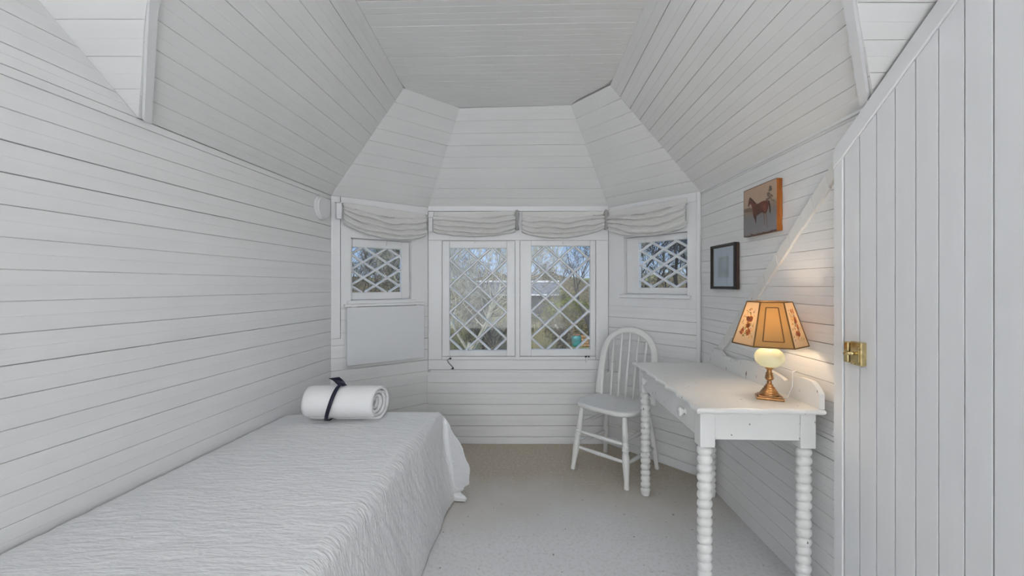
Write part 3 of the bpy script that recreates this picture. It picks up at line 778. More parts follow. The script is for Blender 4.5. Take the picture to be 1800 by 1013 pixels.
# ------------------------------------------------------------------ rolled towel with navy ribbon
def towel():
    cx, cy, R, ln = -.895, 2.19, .095, .385
    zb = .538; t = thing('rolled_towel', 'thick white rolled towel tied with navy ribbon on the bed', 'towel', (cx, cy, zb))
    N = 150; turns = 3.6; prof = []
    for i in range(N + 1):
        a = i / N; ang = -a * turns * 2 * pi + 2.25
        rr = .016 + (R - .016) * a
        prof.append((rr * cos(ang), rr * sin(ang) * .93))
    for i in range(1, 8):      # the loose outer edge tucks under
        pass
    NL = 26; vs = []; fs = []
    for j in range(NL + 1):
        x = -ln / 2 + ln * j / NL
        for i, (py, pz) in enumerate(prof):
            a = i / N
            bulge = 1 + .02 * noise.noise(Vector((x * 8, a * 9, 1)))
            squeeze = 1 - .10 * math.exp(-((x + .05 - pz * .18) / .02) ** 2) * (a > .8)
            endr = 1 - .07 * max(0, (abs(x) - ln / 2 + .03) / .03) ** 2
            xs = x + (x > 0) * (.0 + .030 * (1 - a) * max(0, x / (ln / 2)) ** 4 * -1) + .006 * noise.noise(Vector((a * 14, j * .4, 2)))
            vs.append((cx + xs + (.02 * py / R if x > 0 else 0) * (x / (ln / 2)) , cy + py * bulge * squeeze * endr, zb + R * .93 + pz * bulge * squeeze * endr))
    n = N + 1
    for j in range(NL):
        for i in range(N): k = j * n + i; fs.append((k, k + 1, k + n + 1, k + n))
    o = mk('towel_body', vs, fs, M['terry'], t, smooth=True); s = o.modifiers.new('thick', 'SOLIDIFY'); s.thickness = .014; s.offset = 0
    # fringe threads at the right end
    bm = bmesh.new(); rnd = random.Random(5)
    for k in range(46):
        a = rnd.uniform(.55, 1); ang = rnd.uniform(-.9, 1.5); rr = R * a
        p = Vector((cx + ln / 2 - .004, cy + rr * cos(ang) , zb + R * .93 + rr * sin(ang) * .93))
        tube(bm, [p, p + Vector((.008, rnd.uniform(0, .008), rnd.uniform(-.004, .004))), p + Vector((rnd.uniform(.010, .022), rnd.uniform(0, .014), rnd.uniform(-.012, .006)))], [.002, .0016, .0008], 4)
    fo = mkbm('fringe', bm, M['terry'], t); fo['kind'] = 'stuff'
    # ribbon ring, slanted
    NR = 48; vs = []; fs = []; hw = .010
    for k in range(NR):
        a = 2 * pi * k / NR; rr = R * .985 + .0075
        for sx in (-1, 1):
            for dr in (0, .0012):
                z = (rr + dr) * sin(a) * .93; xx = -.045 + .030 * sin(a) + .006 * cos(a * 2) + sx * hw
                vs.append((cx + xx, cy + (rr + dr) * cos(a), zb + R * .93 + z))
    for k in range(NR):
        a, b = 4 * k, 4 * ((k + 1) % NR)
        fs += [(a + 1, b + 1, b + 3, a + 3), (a, a + 2, b + 2, b), (a, b, b + 1, a + 1), (a + 2, a + 3, b + 3, b + 2)]
    mk('ribbon', vs, fs, M['ribbon'], t, smooth=True)
    # ribbon tail standing up from the knot
    zt = zb + 2 * R * .93 + .005; x0 = cx - .010
    g = []; fs = []
    for j in range(7):
        v = j / 6
        for i in range(5):
            u_ = i / 4 - .5
            g.append((x0 + .004 - .048 * v + u_ * (.030 + .034 * v), cy - .01 + .012 * sin(v * 3 + u_ * 2), zt - .004 + .052 * v + .012 * u_ * v - .010 * v * v))
    for j in range(6):
        for i in range(4): k = j * 5 + i; fs.append((k, k + 1, k + 6, k + 5))
    o = mk('ribbon_tail', g, fs, M['ribbon'], t, smooth=True); s = o.modifiers.new('thick', 'SOLIDIFY'); s.thickness = .0015
    bm = bmesh.new(); bmesh.ops.create_icosphere(bm, subdivisions=2, radius=.012, matrix=Matrix.Translation((x0 + .004, cy - .006, zt)) @ Matrix.Diagonal((1.3, 1, .6, 1))); mkbm('knot', bm, M['ribbon'], t, smooth=True)
towel()

# ------------------------------------------------------------------ bow-back chair
def chair():
    t = thing('bow_back_chair', 'white bow-back wooden chair with chipped paint beside the desk', 'chair', (.70, 2.785, 0), radians(-45))
    m = M['furn']; ZS = .462
    # seat: rounded, wider at the front, dished
    bm = bmesh.new(); N = 56
    def out(a):
        c, s = cos(a), sin(a); ex = 3.4 if s < 0 else 2.5
        k = (abs(c) ** ex + abs(s) ** ex) ** (-1 / ex)
        wx = .226 if s < 0 else .226 - .020 * s
        return wx * c * k, .215 * s * k
    prof = [(.94, -.034), (.985, -.026), (1, -.014), (.99, -.003), (.95, .0), (.80, -.005), (.5, -.008), (.2, -.009)]
    rings = []
    for f, h in prof:
        rings.append([bm.verts.new((out(2 * pi * k / N)[0] * f, out(2 * pi * k / N)[1] * f, ZS + h)) for k in range(N)])
    for i in range(len(rings) - 1):
        for k in range(N): bm.faces.new([rings[i][k], rings[i][(k + 1) % N], rings[i + 1][(k + 1) % N], rings[i + 1][k]])
    bm.faces.new(rings[0][::-1]); bm.faces.new(rings[-1])
    mkbm('seat', bm, m, t, False, True)
    # bow
    def bow(a):   # a 0..1
        w0 = .200; H = .475
        if a < .28: f = a / .28; x = -w0 - .004 * sin(pi * f); z = f * .27
        elif a > .72: f = (1 - a) / .28; x = w0 + .004 * sin(pi * f); z = f * .27
        else:
            g = (a - .28) / .44 * pi; x = -w0 * cos(g); z = .27 + (H - .27) * sin(g) ** .9
        yb = .115 + .10 * (z / H)
        if a < .06 or a > .94: pass
        return Vector((x, yb, ZS - .006 + z))
    n = 64; vs = []; fs = []
    for i in range(n + 1):
        p = bow(i / n); q = bow(min(1, i / n + .01)) - bow(max(0, i / n - .01)); tg = q.normalized()
        nrm = Vector((0, 1, -.2)).normalized(); nrm = (nrm - tg * nrm.dot(tg)).normalized(); sd = tg.cross(nrm)
        wd = .0215 + .010 * max(0, 1 - min(i, n - i) / 26); dp = .0115
        for k in range(10):
            an = 2 * pi * k / 10; c, s = cos(an), sin(an)
            c = math.copysign(abs(c) ** .6, c); s = math.copysign(abs(s) ** .6, s)
            vs.append(p + sd * wd * c + nrm * dp * s)
    for i in range(n):
        for k in range(10): fs.append((i * 10 + k, i * 10 + (k + 1) % 10, (i + 1) * 10 + (k + 1) % 10, (i + 1) * 10 + k))
    fs += [tuple(range(9, -1, -1)), tuple(range(n * 10, n * 10 + 10))]
    mk('bow', vs, fs, m, t, False, True)
    for k in range(5):
        x = -.125 + .0625 * k
        zt = .27 + (.475 - .27) * math.sqrt(max(0, 1 - (x / .2) ** 2)) ** .9 - .012
        a = Vector((x * .92, .135, ZS - .006)); b = Vector((x * 1.04, .115 + .10 * zt / .475, ZS - .006 + zt))
        L = [0, .15, .28, .30, .32, .6, .85, 1]; R_ = [.0075, .0085, .0095, .0115, .0095, .0085, .007, .006]
        bm = bmesh.new(); tube(bm, [a.lerp(b, q) for q in L], R_, 10); mkbm('spindle', bm, m, t, False, True)
    feet = {}
    for nm, sx, sy in (('fl', -1, -1), ('fr', 1, -1), ('bl', -1, 1), ('br', 1, 1)):
        top = Vector((sx * .158, sy * .150, ZS - .03)); bot = Vector((sx * .203, sy * .203, 0.001)); feet[nm] = (top, bot)
        if sy < 0:
            Q = [(0, .0155), (.08, .017), (.26, .0195), (.36, .0195), (.37, .0165), (.38, .0215), (.40, .0215), (.41, .0165), (.42, .0215), (.44, .0215), (.45, .0165), (.46, .022), (.49, .022), (.50, .018), (.56, .0225), (.68, .0225), (.80, .018), (.92, .0145), (.98, .0175), (1, .016)]
        else:
            Q = [(0, .014), (.3, .018), (.55, .020), (.75, .018), (.93, .014), (.98, .0165), (1, .015)]
        bm = bmesh.new(); tube(bm, [top.lerp(bot, q) for q, _ in Q], [r for _, r in Q], 14); mkbm('leg', bm, m, t, False, True)
    def st(a, fa, b, fb, r=.0105):
        p = feet[a][0].lerp(feet[a][1], fa); q = feet[b][0].lerp(feet[b][1], fb)
        bm = bmesh.new(); tube(bm, [p.lerp(q, k) for k in (0, .15, .4, .5, .6, .85, 1)], [r * .75, r, r * 1.15, r * 1.3, r * 1.15, r, r * .75], 10); mkbm('stretcher', bm, m, t, False, True)
    st('fl', .40, 'fr', .40); st('fl', .64, 'fr', .64); st('fl', .28, 'bl', .28); st('fl', .60, 'bl', .60); st('fr', .34, 'br', .34); st('fr', .66, 'br', .66); st('bl', .48, 'br', .48)
chair()

# ------------------------------------------------------------------ desk
def desk():
    t = thing('writing_desk', 'white painted desk with scalloped top and bobbin-turned legs', 'desk', (.708, 1.56, 0), radians(-2.0))
    m = M['furn']; Wd, Ln, H = .478, .955, .78      # local x: front to wall, y: along the wall
    def edge_wave(s, n, amp): return amp * (abs(sin(pi * n * s)) ** .7)
    pts = []
    for i in range(97):
        s = i / 96; pts.append((-.004 + .017 * abs(cos(pi * 6.5 * s)) ** .6 * (0 if False else 1) * (sin(pi * s) ** .25), s * Ln))     # front edge
    front = [(x, y) for x, y in pts]
    near = []
    for i in range(1, 60):
        s = 1 - i / 60; near.append((s * Wd, -.002 + .009 * abs(cos(pi * 3 * s)) * sin(pi * s) ** .25))
    near = near[::-1]
    outline = front[::-1] + near + [(Wd, 0), (Wd, Ln)]
    # rings for an ogee edge
    bm = bmesh.new(); cxy = Vector((Wd / 2, Ln / 2))
    def inset(p, d):
        x = p[0] + (d if p[0] < .03 else (-d if p[0] > Wd - .01 else 0)); y = p[1] + (d if p[1] < .03 else (-d if p[1] > Ln - .01 else 0)); return x, y
    prof = [(.008, -.022), (.002, -.017), (0, -.011), (.001, -.006), (.004, -.002), (.009, 0)]
    rings = [[bm.verts.new((*inset(p, d), H + z)) for p in outline] for d, z in prof]
    k = len(outline)
    for i in range(len(rings) - 1):
        for j in range(k): bm.faces.new([rings[i][j], rings[i][(j + 1) % k], rings[i + 1][(j + 1) % k], rings[i + 1][j]])
    bm.faces.new(rings[0][::-1]); bm.faces.new(rings[-1])
    mkbm('desktop', bm, m, t, False)
    # legs
    a0, a1, b0, b1 = .028, Wd - .012, .045, Ln - .045; q = .054; zb = .615
    legs = []
    for sx, x in ((0, a0), (1, a1 - q)):
        for sy, y in ((0, b0), (1, b1 - q)):
            lg = mkbm('leg', box_bm(x, x + q + .004, y, y + q + .004, zb, H - .022, .003), m, t, False)
            cx_, cy_ = x + q / 2 + .002, y + q / 2 + .002
            prof = [(.010, zb)]; nb = 17; z1 = zb - .004; z0 = .012
            hb = (z1 - z0) / nb
            for i in range(nb):
                zc0 = z1 - hb * i
                for f in (.04, .14, .3, .5, .7, .86, .96):
                    rr = .0165 + .0130 * math.sqrt(max(0, 1 - ((f - .5) / .5) ** 2)) * (1 - .10 * i / nb)
                    if i == nb - 1 and f > .5: rr = .0245
                    prof.append((rr, zc0 - hb * f))
            prof += [(.0235, .004), (.021, .001)]
            prof = prof[::-1]
            bb = bmesh.new()
            # twist: tilt alternate beads slightly
            rings = []
            seg = 20
            for r, z in prof:
                ph = (z1 - z) / hb
                rings.append([bb.verts.new((cx_ + r * cos(2 * pi * k_ / seg), cy_ + r * sin(2 * pi * k_ / seg), max(.001, min(z + .0035 * cos(2 * pi * k_ / seg + 1.0) * (1 if .02 < z < zb - .015 else 0), zb)))) for k_ in range(seg)])
            for i in range(len(rings) - 1):
                for k_ in range(seg): bb.faces.new([rings[i][k_], rings[i][(k_ + 1) % seg], rings[i + 1][(k_ + 1) % seg], rings[i + 1][k_]])
            bb.faces.new(rings[0][::-1]); bb.faces.new(rings[-1])
            o = mkbm('turning', bb, m, None, False, True); o.parent = lg
    # aprons
    mkbm('apron', box_bm(a0 + q, a1 - q, b0 + .006, b0 + .024, .645, H - .022, .001), m, t, False)
    mkbm('apron', box_bm(a0 + q, a1 - q, b1 - .024, b1 - .006, .645, H - .022, .001), m, t, False)
    mkbm('apron', box_bm(a1 - .02, a1 - .002, b0 + q, b1 - q, .645, H - .022, .001), m, t, False)
    mkbm('front_rail', box_bm(a0 + .006, a0 + .026, b0 + q, b1 - q, .645, .660, .001), m, t, False)
    d = mkbm('drawer', box_bm(a0 + .001, a0 + .022, b0 + q + .005, b1 - q - .005, .663, H - .026, .002), m, t, False)
    for y in (b0 + q + .10, b1 - q - .10):
        bb = bmesh.new()
        pr = [(.013, 0), (.013, .003), (.008, .005), (.008, .009), (.014, .013), (.0195, .020), (.019, .026), (.012, .031), (.003, .032)]
        rings = [[bb.verts.new((a0 + .001 - h, y + r * cos(2 * pi * k_ / 18), .708 + r * sin(2 * pi * k_ / 18))) for k_ in range(18)] for r, h in pr]
        for i in range(len(rings) - 1):
            for k_ in range(18): bb.faces.new([rings[i][k_], rings[i][(k_ + 1) % 18], rings[i + 1][(k_ + 1) % 18], rings[i + 1][k_]])
        bb.faces.new(rings[0]); bb.faces.new(rings[-1][::-1])
        o = mkbm('knob', bb, m, None, False, True); o.parent = d
    # splash board with scalloped crest, and its rounded near end
    N = 90; top = []
    for i in range(N + 1):
        s = i / N; y = .006 + s * (Ln - .012)
        e = min(s, 1 - s) * Ln
        z = .058 + .016 * abs(sin(pi * 4.5 * s)) ** .6 + .022 * math.exp(-((s - .5) / .16) ** 2)
        if e < .20: z = .058 + .040 * sin(pi * min(1, e / .20)) ** .7
        if e < .10: z = max(z, .098 * (1 - (1 - min(1, (e + .006) / .07)) ** 2.2) ** .5)
        top.append((y, H + z))
    for i in range(len(top)): pass
    bb = bmesh.new(); x0, x1 = Wd - .022, Wd - .003
    pts = [(top[0][0], H + .0005)] + top + [(top[-1][0], H + .0005)]
    A = [bb.verts.new((x0, y, z)) for y, z in pts]; B = [bb.verts.new((x1, y, z)) for y, z in pts]; k = len(pts)
    bb.faces.new(A); bb.faces.new(B[::-1])
    for i in range(k): bb.faces.new([A[i], B[i], B[(i + 1) % k], A[(i + 1) % k]])
    mkbm('splash_board', bb, m, t, False)
    return t
desk()

# ------------------------------------------------------------------ lamp
def lamp():
    cx, cy, z0 = 1.068, 1.70, .7805
    t = thing('table_lamp', 'lit table lamp with amber six-sided shade on the white desk', 'lamp', (cx, cy, z0), radians(-25))
    cop = M['copper']
    bm = box_bm(-.049, .049, -.036, .036, 0, .010, .003); box_bm(-.042, .042, -.031, .031, .010, .016, .002, bm)
    mkbm('base', bm, cop, t, False)
    prof = [(.036, .016)]
    for i in range(5):
        r = .036 - .0055 * i; z = .018 + i * .0088; prof += [(r, z), (r + .001, z + .003), (r - .001, z + .006), (r - .004, z + .0075)]
    prof += [(.008, .066), (.010, .070), (.006, .074), (.014, .080), (.017, .088), (.013, .090), (.016, .096), (.012, .099), (.014, .106), (.010, .109), (.009, .120), (.016, .126), (.017, .130)]
    bm = bmesh.new(); lathe(bm, prof, seg=28); mkbm('stem', bm, cop, t, False, True)
    gm = mat('glowing_yellow_glass', (.88, .87, .66, 1), .08); p = gm.node_tree.nodes['Principled BSDF']
    p.inputs['Transmission Weight'].default_value = .55; p.inputs['IOR'].default_value = 1.35; p.inputs['Emission Color'].default_value = (1, .90, .50, 1); p.inputs['Emission Strength'].default_value = .12
    bm = bmesh.new(); seg = 72; rings = []
    for i in range(13):
        a = -pi / 2 + pi * (i + .6) / 13.2; r = .054 * cos(a) ** .8; z = .171 + .042 * sin(a)
        rings.append([bm.verts.new(((r * (1 + .022 * (k % 2) * cos(a))) * cos(2 * pi * k / seg), (r * (1 + .022 * (k % 2) * cos(a))) * sin(2 * pi * k / seg), z)) for k in range(seg)])
    for i in range(12):
        for k in range(seg): bm.faces.new([rings[i][k], rings[i][(k + 1) % seg], rings[i + 1][(k + 1) % seg], rings[i + 1][k]])
    bm.faces.new(rings[0][::-1]); bm.faces.new(rings[-1]); o = mkbm('glass_globe', bm, gm, t, False, True); o['label'] = 'ribbed pale yellow glass globe'
    bm = bmesh.new(); lathe(bm, [(.017, .211), (.016, .217), (.009, .222), (.010, .232), (.013, .234), (.013, .262), (.016, .264), (.016, .285)], seg=20); mkbm('collar', bm, M['brass'], t, False, True)
    # bulb
    bmz = mat('bulb_glow', (1, .9, .7, 1), .5); pb = bmz.node_tree.nodes['Principled BSDF']; pb.inputs['Emission Color'].default_value = (1, .72, .38, 1); pb.inputs['Emission Strength'].default_value = 14
    bm = bmesh.new(); lathe(bm, [(.010, .286), (.014, .290), (.020, .300), (.022, .310), (.018, .324), (.009, .331), (.002, .332)], seg=20); mkbm('bulb', bm, bmz, t, False, True)
    # shade: six panels
    zb_, zt_ = .226, .402; ab, at_ = .136, .080
    sh = bpy.data.objects.new('shade', None); COL.objects.link(sh); sh.parent = t
    rim = mat('brown_binding', (.20, .10, .03, 1), .6)
    plain = translucent('parchment_panel', (.56, .39, .18, 1), .5); pale = translucent('floral_panel', (.76, .62, .43, 1), .42)
    V = lambda k, r, z: Vector((r * cos(radians(60 * k) + 0), r * sin(radians(60 * k) + 0), z))
    redm = translucent('rose_print', (.62, .25, .14, 1), .5); grn = translucent('leaf_print', (.30, .30, .10, 1), .5); blu = translucent('blue_print', (.30, .33, .40, 1), .5); pch = translucent('peach_print', (.82, .45, .16, 1), .5)
    for k in range(6):
        A, B, C, D = V(k, ab, zb_), V(k + 1, ab, zb_), V(k + 1, at_, zt_), V(k, at_, zt_)
        n = (B - A).cross(D - A).normalized();
        if n.dot(Vector((A.x + B.x, A.y + B.y, 0))) < 0: n = -n
        front = k % 2 == 0
        front = k in (4, 1)
        pn = mk('shade_panel', [A, B, C, D, A - n * .001, B - n * .001, C - n * .001, D - n * .001], [(0, 1, 2, 3), (7, 6, 5, 4), (0, 4, 5, 1), (1, 5, 6, 2), (2, 6, 7, 3), (3, 7, 4, 0)], plain if front else pale, None); pn.parent = sh
        E = lambda a, b: A.lerp(B, a).lerp(D.lerp(C, a), b)
        if front:
            bm = bmesh.new(); q = [E(.22, .13) + n * .0008, E(.78, .13) + n * .0008, E(.74, .88) + n * .0008, E(.26, .88) + n * .0008]
            for i in range(4): tube(bm, [q[i], q[(i + 1) % 4]], .0021, 6)
            o = mkbm('line_border', bm, rim, None); o.parent = sh
        else:
            rnd = random.Random(k + 3); vs = []; fs = []; ms = []
            blobs = []
            for _ in range(9): blobs.append((rnd.uniform(.30, .75), rnd.choice([.6, .7, .45, .3, .8]), rnd.uniform(.06, .11), 0))
            for _ in range(90): blobs.append((rnd.gauss(.5, .17), rnd.uniform(.15, .85), rnd.uniform(.018, .045), rnd.choice([1, 1, 2, 3])))
            for (a, b, r, mi) in blobs:
                a = min(.84, max(.16, a)); b = min(.86, max(.14, b))
                if mi == 0:
                    for pth in range(6):
                        ag = pth * pi / 3 + a * 9; ca, cb = a + .55 * r * cos(ag), b + .45 * r * sin(ag); k0 = len(vs)
                        vs += [E(ca + r * .5 * cos(x * pi / 3 + ag), cb + r * .4 * sin(x * pi / 3 + ag)) + n * (.0007 + .0001 * pth) for x in range(6)]; fs.append(tuple(range(k0, k0 + 6))); ms.append(0 if pth % 3 else 3)
                else:
                    k0 = len(vs); ag = rnd.uniform(0, pi)
                    for x in range(4):
                        rr = r * (1.6 if x % 2 == 0 else .45); vs.append(E(a + rr * cos(ag + x * pi / 2), b + rr * .8 * sin(ag + x * pi / 2)) + n * .0006)
                    fs.append(tuple(range(k0, k0 + 4))); ms.append(mi)
            o = mk('flower_print', vs, fs, [redm, grn, blu, pch], None); o.parent = sh
            for pI, mI in zip(o.data.polygons, ms): pI.material_index = mI
        bm = bmesh.new(); tube(bm, [A, D], .0026, 8); tube(bm, [A, B], .0028, 8); tube(bm, [D, C], .0024, 8); o = mkbm('binding', bm, rim, None, False, True); o.parent = sh
    bm = bmesh.new()
    for k in range(3): tube(bm, [Vector((0, 0, .362)), V(2 * k, at_ * .98, zt_ - .004)], .0013, 6)
    tube(bm, [Vector((0, 0, .262)), Vector((.034, 0, .285)), Vector((.036, 0, .33)), Vector((0, 0, .364))], .0015, 6)
    mkbm('harp', bm, M['brass'], t, False)
    # cord running from the base towards the wall
    bm = bmesh.new(); tube(bm, [(.035, .020, .004), (.068, .033, .005), (.086, .039, .05), (.088, .040, .112), (.105, .048, .116)], .0020, 8); mkbm('cord', bm, M['trim'], t, False, True)
    l = bpy.data.lights.new('lamp_bulb_light', 'POINT'); l.energy = 3.5; l.color = (1, .80, .58); l.shadow_soft_size = .03
    lo = bpy.data.objects.new('lamp_bulb_light', l); COL.objects.link(lo); lo.location = (cx, cy, z0 + .315)
lamp()

# ------------------------------------------------------------------ pictures on the right wall
def canvas():
    y0, y1 = 1.862, 2.130; z0, z1 = 1.500, 1.739; o0, o1 = RC + .002, .018
    u0, u1 = ur(y1), ur(y0)
    t = thing('horse_painting', 'painting of a brown horse on a thick wooden block', 'painting', wr.P((u0 + u1) / 2, z0, 0))
    wood = mat('orange_wood', srgb(196, 118, 42), .5, col2=srgb(140, 72, 20), vscale=3, stretch=(12, 12, 1.0), bump=.5, bscale=6)
    bm = bmesh.new(); N = 14; rnd = random.Random(2)
    L = [(u1 + rnd.uniform(-.001, .003) - .002, z0 + (z1 - z0) * i / N) for i in range(N + 1)]
    pts = [(u0, z0)] + L + [(u0, z1)]; wr.poly(bm, pts, o0, o1 - .002)
    mkbm('wood_block', bm, wood, t)
    # painted face: sky over misty field
    pm = bpy.data.materials.new('painted_field'); pm.use_nodes = True; n = pm.node_tree.nodes; L_ = pm.node_tree.links; p = n['Principled BSDF']; p.inputs['Roughness'].default_value = .35
    tc = n.new('ShaderNodeTexCoord'); sp = n.new('ShaderNodeSeparateXYZ'); L_.new(tc.outputs['Generated'], sp.inputs[0])
    nz = n.new('ShaderNodeTexNoise'); nz.inputs['Scale'].default_value = 7; L_.new(tc.outputs['Generated'], nz.inputs[0])
    ad = n.new('ShaderNodeMath'); ad.operation = 'MULTIPLY_ADD'; ad.inputs[1].default_value = .16; L_.new(nz.outputs[0], ad.inputs[0]); L_.new(sp.outputs[2], ad.inputs[2])
    cr = n.new('ShaderNodeValToRGB'); L_.new(ad.outputs[0], cr.inputs[0]); e = cr.color_ramp.elements
    e[0].position = .06; e[0].color = srgb(112, 100, 92); e[1].position = 1; e[1].color = srgb(190, 160, 136)
    for ps, c in ((.12, (138, 134, 136)), (.40, (128, 126, 130)), (.56, (136, 124, 112)), (.64, (150, 134, 118)), (.72, (182, 156, 134))):
        x = e.new(ps); x.color = srgb(*c)
    L_.new(cr.outputs[0], p.inputs[0])
    mkbm('painted_face', wr.box(bmesh.new(), u0, u1 - .003, z0, z1, o1 - .002, o1), pm, t)
    hm = mat('horse_brown', srgb(78, 44, 34), .4, col2=srgb(120, 62, 44), vscale=14); tm = mat('painted_tree', srgb(124, 106, 90), .5, var=.2, vscale=60); dk = mat('dark_mane', srgb(44, 32, 30), .5); pl = mat('pale_leg', srgb(128, 104, 98), .5)
    def conv(pts):
        r = []
        for x, y in pts:
            u = (x - 352) / 238; v = (y - (195 - 95 * u)) / (340 + 52 * u)
            r.append((u0 + (u1 - .003 - u0) * u, z1 - (z1 - z0) * v))
        return r
    def flat(name, pts, m_, k):
        q = conv(pts); P = [wr.P(u, z, o1 + .0003 * k) for u, z in q]
        from mathutils.geometry import tessellate_polygon
        mk(name, P, [tuple(f) for f in tessellate_polygon([[Vector((u, z, 0)) for u, z in q]])], m_, t)
    rt = random.Random(9)
    for k_ in range(34):
        f = rt.random(); yy = 160 + 112 * f; xx = 550 + rt.uniform(-1, 1) * (5 + 20 * f); rr = rt.uniform(6, 12)
        flat('painted_leaf', [(xx + rr * cos(a_ * pi / 3 + k_) * rt.uniform(.6, 1.1), yy + rr * sin(a_ * pi / 3 + k_) * rt.uniform(.6, 1.2)) for a_ in range(6)], tm, 1 + .02 * k_)
    flat('painted_hedge', [(354, 330), (375, 322), (400, 316), (420, 322), (420, 348), (390, 350), (356, 352)], tm, 1)
    cv = lambda P: [(x / 2 + 320.7, y / 2 + 63.3) for x, y in P]
    flat('horse_body', cv([(135, 490), (130, 475), (140, 420), (150, 370), (160, 350), (172, 362), (200, 385), (235, 420), (262, 445), (290, 445), (330, 418), (370, 402), (415, 402), (440, 415), (445, 450), (430, 520), (412, 570), (400, 590), (370, 585), (345, 572), (320, 590), (285, 612), (255, 630), (225, 632), (205, 570), (200, 520), (188, 480), (180, 455), (165, 450), (155, 470), (143, 492)]), hm, 2)
    flat('horse_mane', cv([(158, 346), (174, 356), (202, 380), (237, 416), (264, 443), (250, 445), (226, 424), (196, 396), (166, 368)]), dk, 3)
    flat('horse_tail', [(536, 266), (546, 272), (553, 300), (555, 340), (552, 368), (547, 350), (545, 310), (540, 285)], dk, 3)
    for q, m_ in (([(208, 590), (250, 625), (246, 660), (256, 700), (262, 735), (250, 735), (240, 690), (222, 650)], hm), ([(228, 620), (262, 625), (258, 670), (262, 712), (254, 712), (244, 665)], dk),
                  ([(345, 560), (385, 580), (384, 620), (388, 680), (386, 750), (392, 775), (378, 775), (374, 700), (368, 630)], pl), ([(385, 575), (415, 560), (412, 620), (422, 680), (422, 770), (428, 800), (414, 800), (410, 700), (398, 640)], pl)):
        flat('horse_leg', cv(q), m_, 1.5)
    flat('horse_flank', cv([(350, 470), (395, 450), (412, 500), (404, 560), (380, 570), (356, 530)]), mat('rust_flank', srgb(128, 68, 50), .4), 2.6)
    flat('ground_stroke', [(400, 503), (415, 512), (445, 516), (480, 508), (500, 498), (535, 500), (560, 486), (588, 482), (588, 487), (560, 493), (535, 507), (500, 505), (480, 515), (445, 523), (412, 519)], mat('rust_stroke', srgb(104, 62, 50), .5), 1)
    # thin dark rim
    bm = bmesh.new()
    for r in ((u0, u1 - .003, z1 - .002, z1 + .0005), (u0, u1 - .003, z0 - .0005, z0 + .002), (u0 - .0005, u0 + .002, z0, z1)): wr.box(bm, *r, o0 + .01, o1 + .0006)
    mkbm('rim', bm, mat('rim_brown', srgb(74, 56, 44), .5), t)
canvas()
def frame():
    y0, y1 = 2.222, 2.500; z0, z1 = 1.228, 1.487; u0, u1 = ur(y1), ur(y0); b = RC + .003
    t = thing('picture_frame', 'black framed small pale picture below the horse painting', 'picture', wr.P((u0 + u1) / 2, z0, 0))
    blk = mat('black_frame', (.012, .011, .010, 1), .3); brn = mat('brown_frame_side', srgb(66, 44, 32), .4)
    fw = .012
    def bar(a, c, e, f, nm='frame_bar', o=.027, m_=blk):
        # the picture hangs leaning slightly forward at the top
        bm = wr.box(bmesh.new(), a, c, e, f, b, b + o, .002)
        mkbm(nm, bm, m_, t)
    bar(u0, u0 + fw, z0, z1); bar(u1 - fw, u1, z0, z1); bar(u0 + fw, u1 - fw, z0, z0 + fw); bar(u0 + fw, u1 - fw, z1 - fw, z1)
    g = .004; k = u0 + fw; l = u1 - fw; c = z0 + fw; d = z1 - fw
    bar(k, k + g, c, d, 'inner_lip', .022, brn); bar(l - g, l, c, d, 'inner_lip', .022, brn); bar(k, l, c, c + g, 'inner_lip', .022, brn); bar(k, l, d - g, d, 'inner_lip', .022, brn)
    bar(u1 - .0005, u1 + .004, z0 + .002, z1 - .002, 'back_edge', .014, brn)
    mm = mat('pale_mount', srgb(196, 206, 220), .15)
    mkbm('mount', wr.box(bmesh.new(), k, l, c, d, b + .004, b + .014), mm, t)
    pm = mat('faded_print', srgb(150, 160, 170), .3, col2=srgb(176, 184, 194), vscale=14)
    uc, zc = (k + l) / 2, (c + d) / 2
    mkbm('print', wr.box(bmesh.new(), uc - .065, uc + .055, zc - .062, zc + .058, b + .014, b + .0146), pm, t)
    gl_ = M['glass']
    mkbm('glazing', wr.box(bmesh.new(), k, l, c, d, b + .0175, b + .0185), gl_, t)
frame()

# ------------------------------------------------------------------ outside
GZ = -2.5
grass = mat('grass', srgb(128, 138, 70), .95, col2=srgb(160, 150, 104), vscale=.8, bump=.6, bscale=6, bdist=.1)
scrubm = mat('scrub', srgb(140, 126, 100), .95, col2=srgb(98, 94, 66), vscale=3, detail=8, bump=1, bscale=5, bdist=.3)
bark = mat('grey_bark', srgb(120, 112, 100), .9, var=.4, vscale=6); lich = mat('pale_bark', srgb(186, 182, 164), .9, var=.35, vscale=5); darkb = mat('dark_bark', srgb(70, 66, 64), .9)
leafm = mat('bush_leaf', srgb(140, 146, 58), .8, col2=srgb(80, 92, 40), vscale=2); leafd = mat('dark_leaf', srgb(98, 98, 62), .8, col2=srgb(128, 120, 84), vscale=2); straw = mat('straw_twig', srgb(190, 180, 140), .9)
N = 44; vs = []; fs = []
for j in range(N + 1):
    for i in range(N + 1):
        x = -70 + 140 * i / N; y = 4.2 + 110 * (j / N) ** 1.5
        z = GZ + .15 * noise.noise(Vector((x * .2, y * .2, 0))) + max(0, (y - 34)) * .075 + (1.2 * noise.noise(Vector((x * .06, y * .05, 2))) if y > 40 else 0)
        vs.append((x, y, z))
for j in range(N):
    for i in range(N): k = j * (N + 1) + i; fs.append((k, k + 1, k + N + 2, k + N + 1))
struct(mk('lawn', vs, fs, grass, smooth=True))

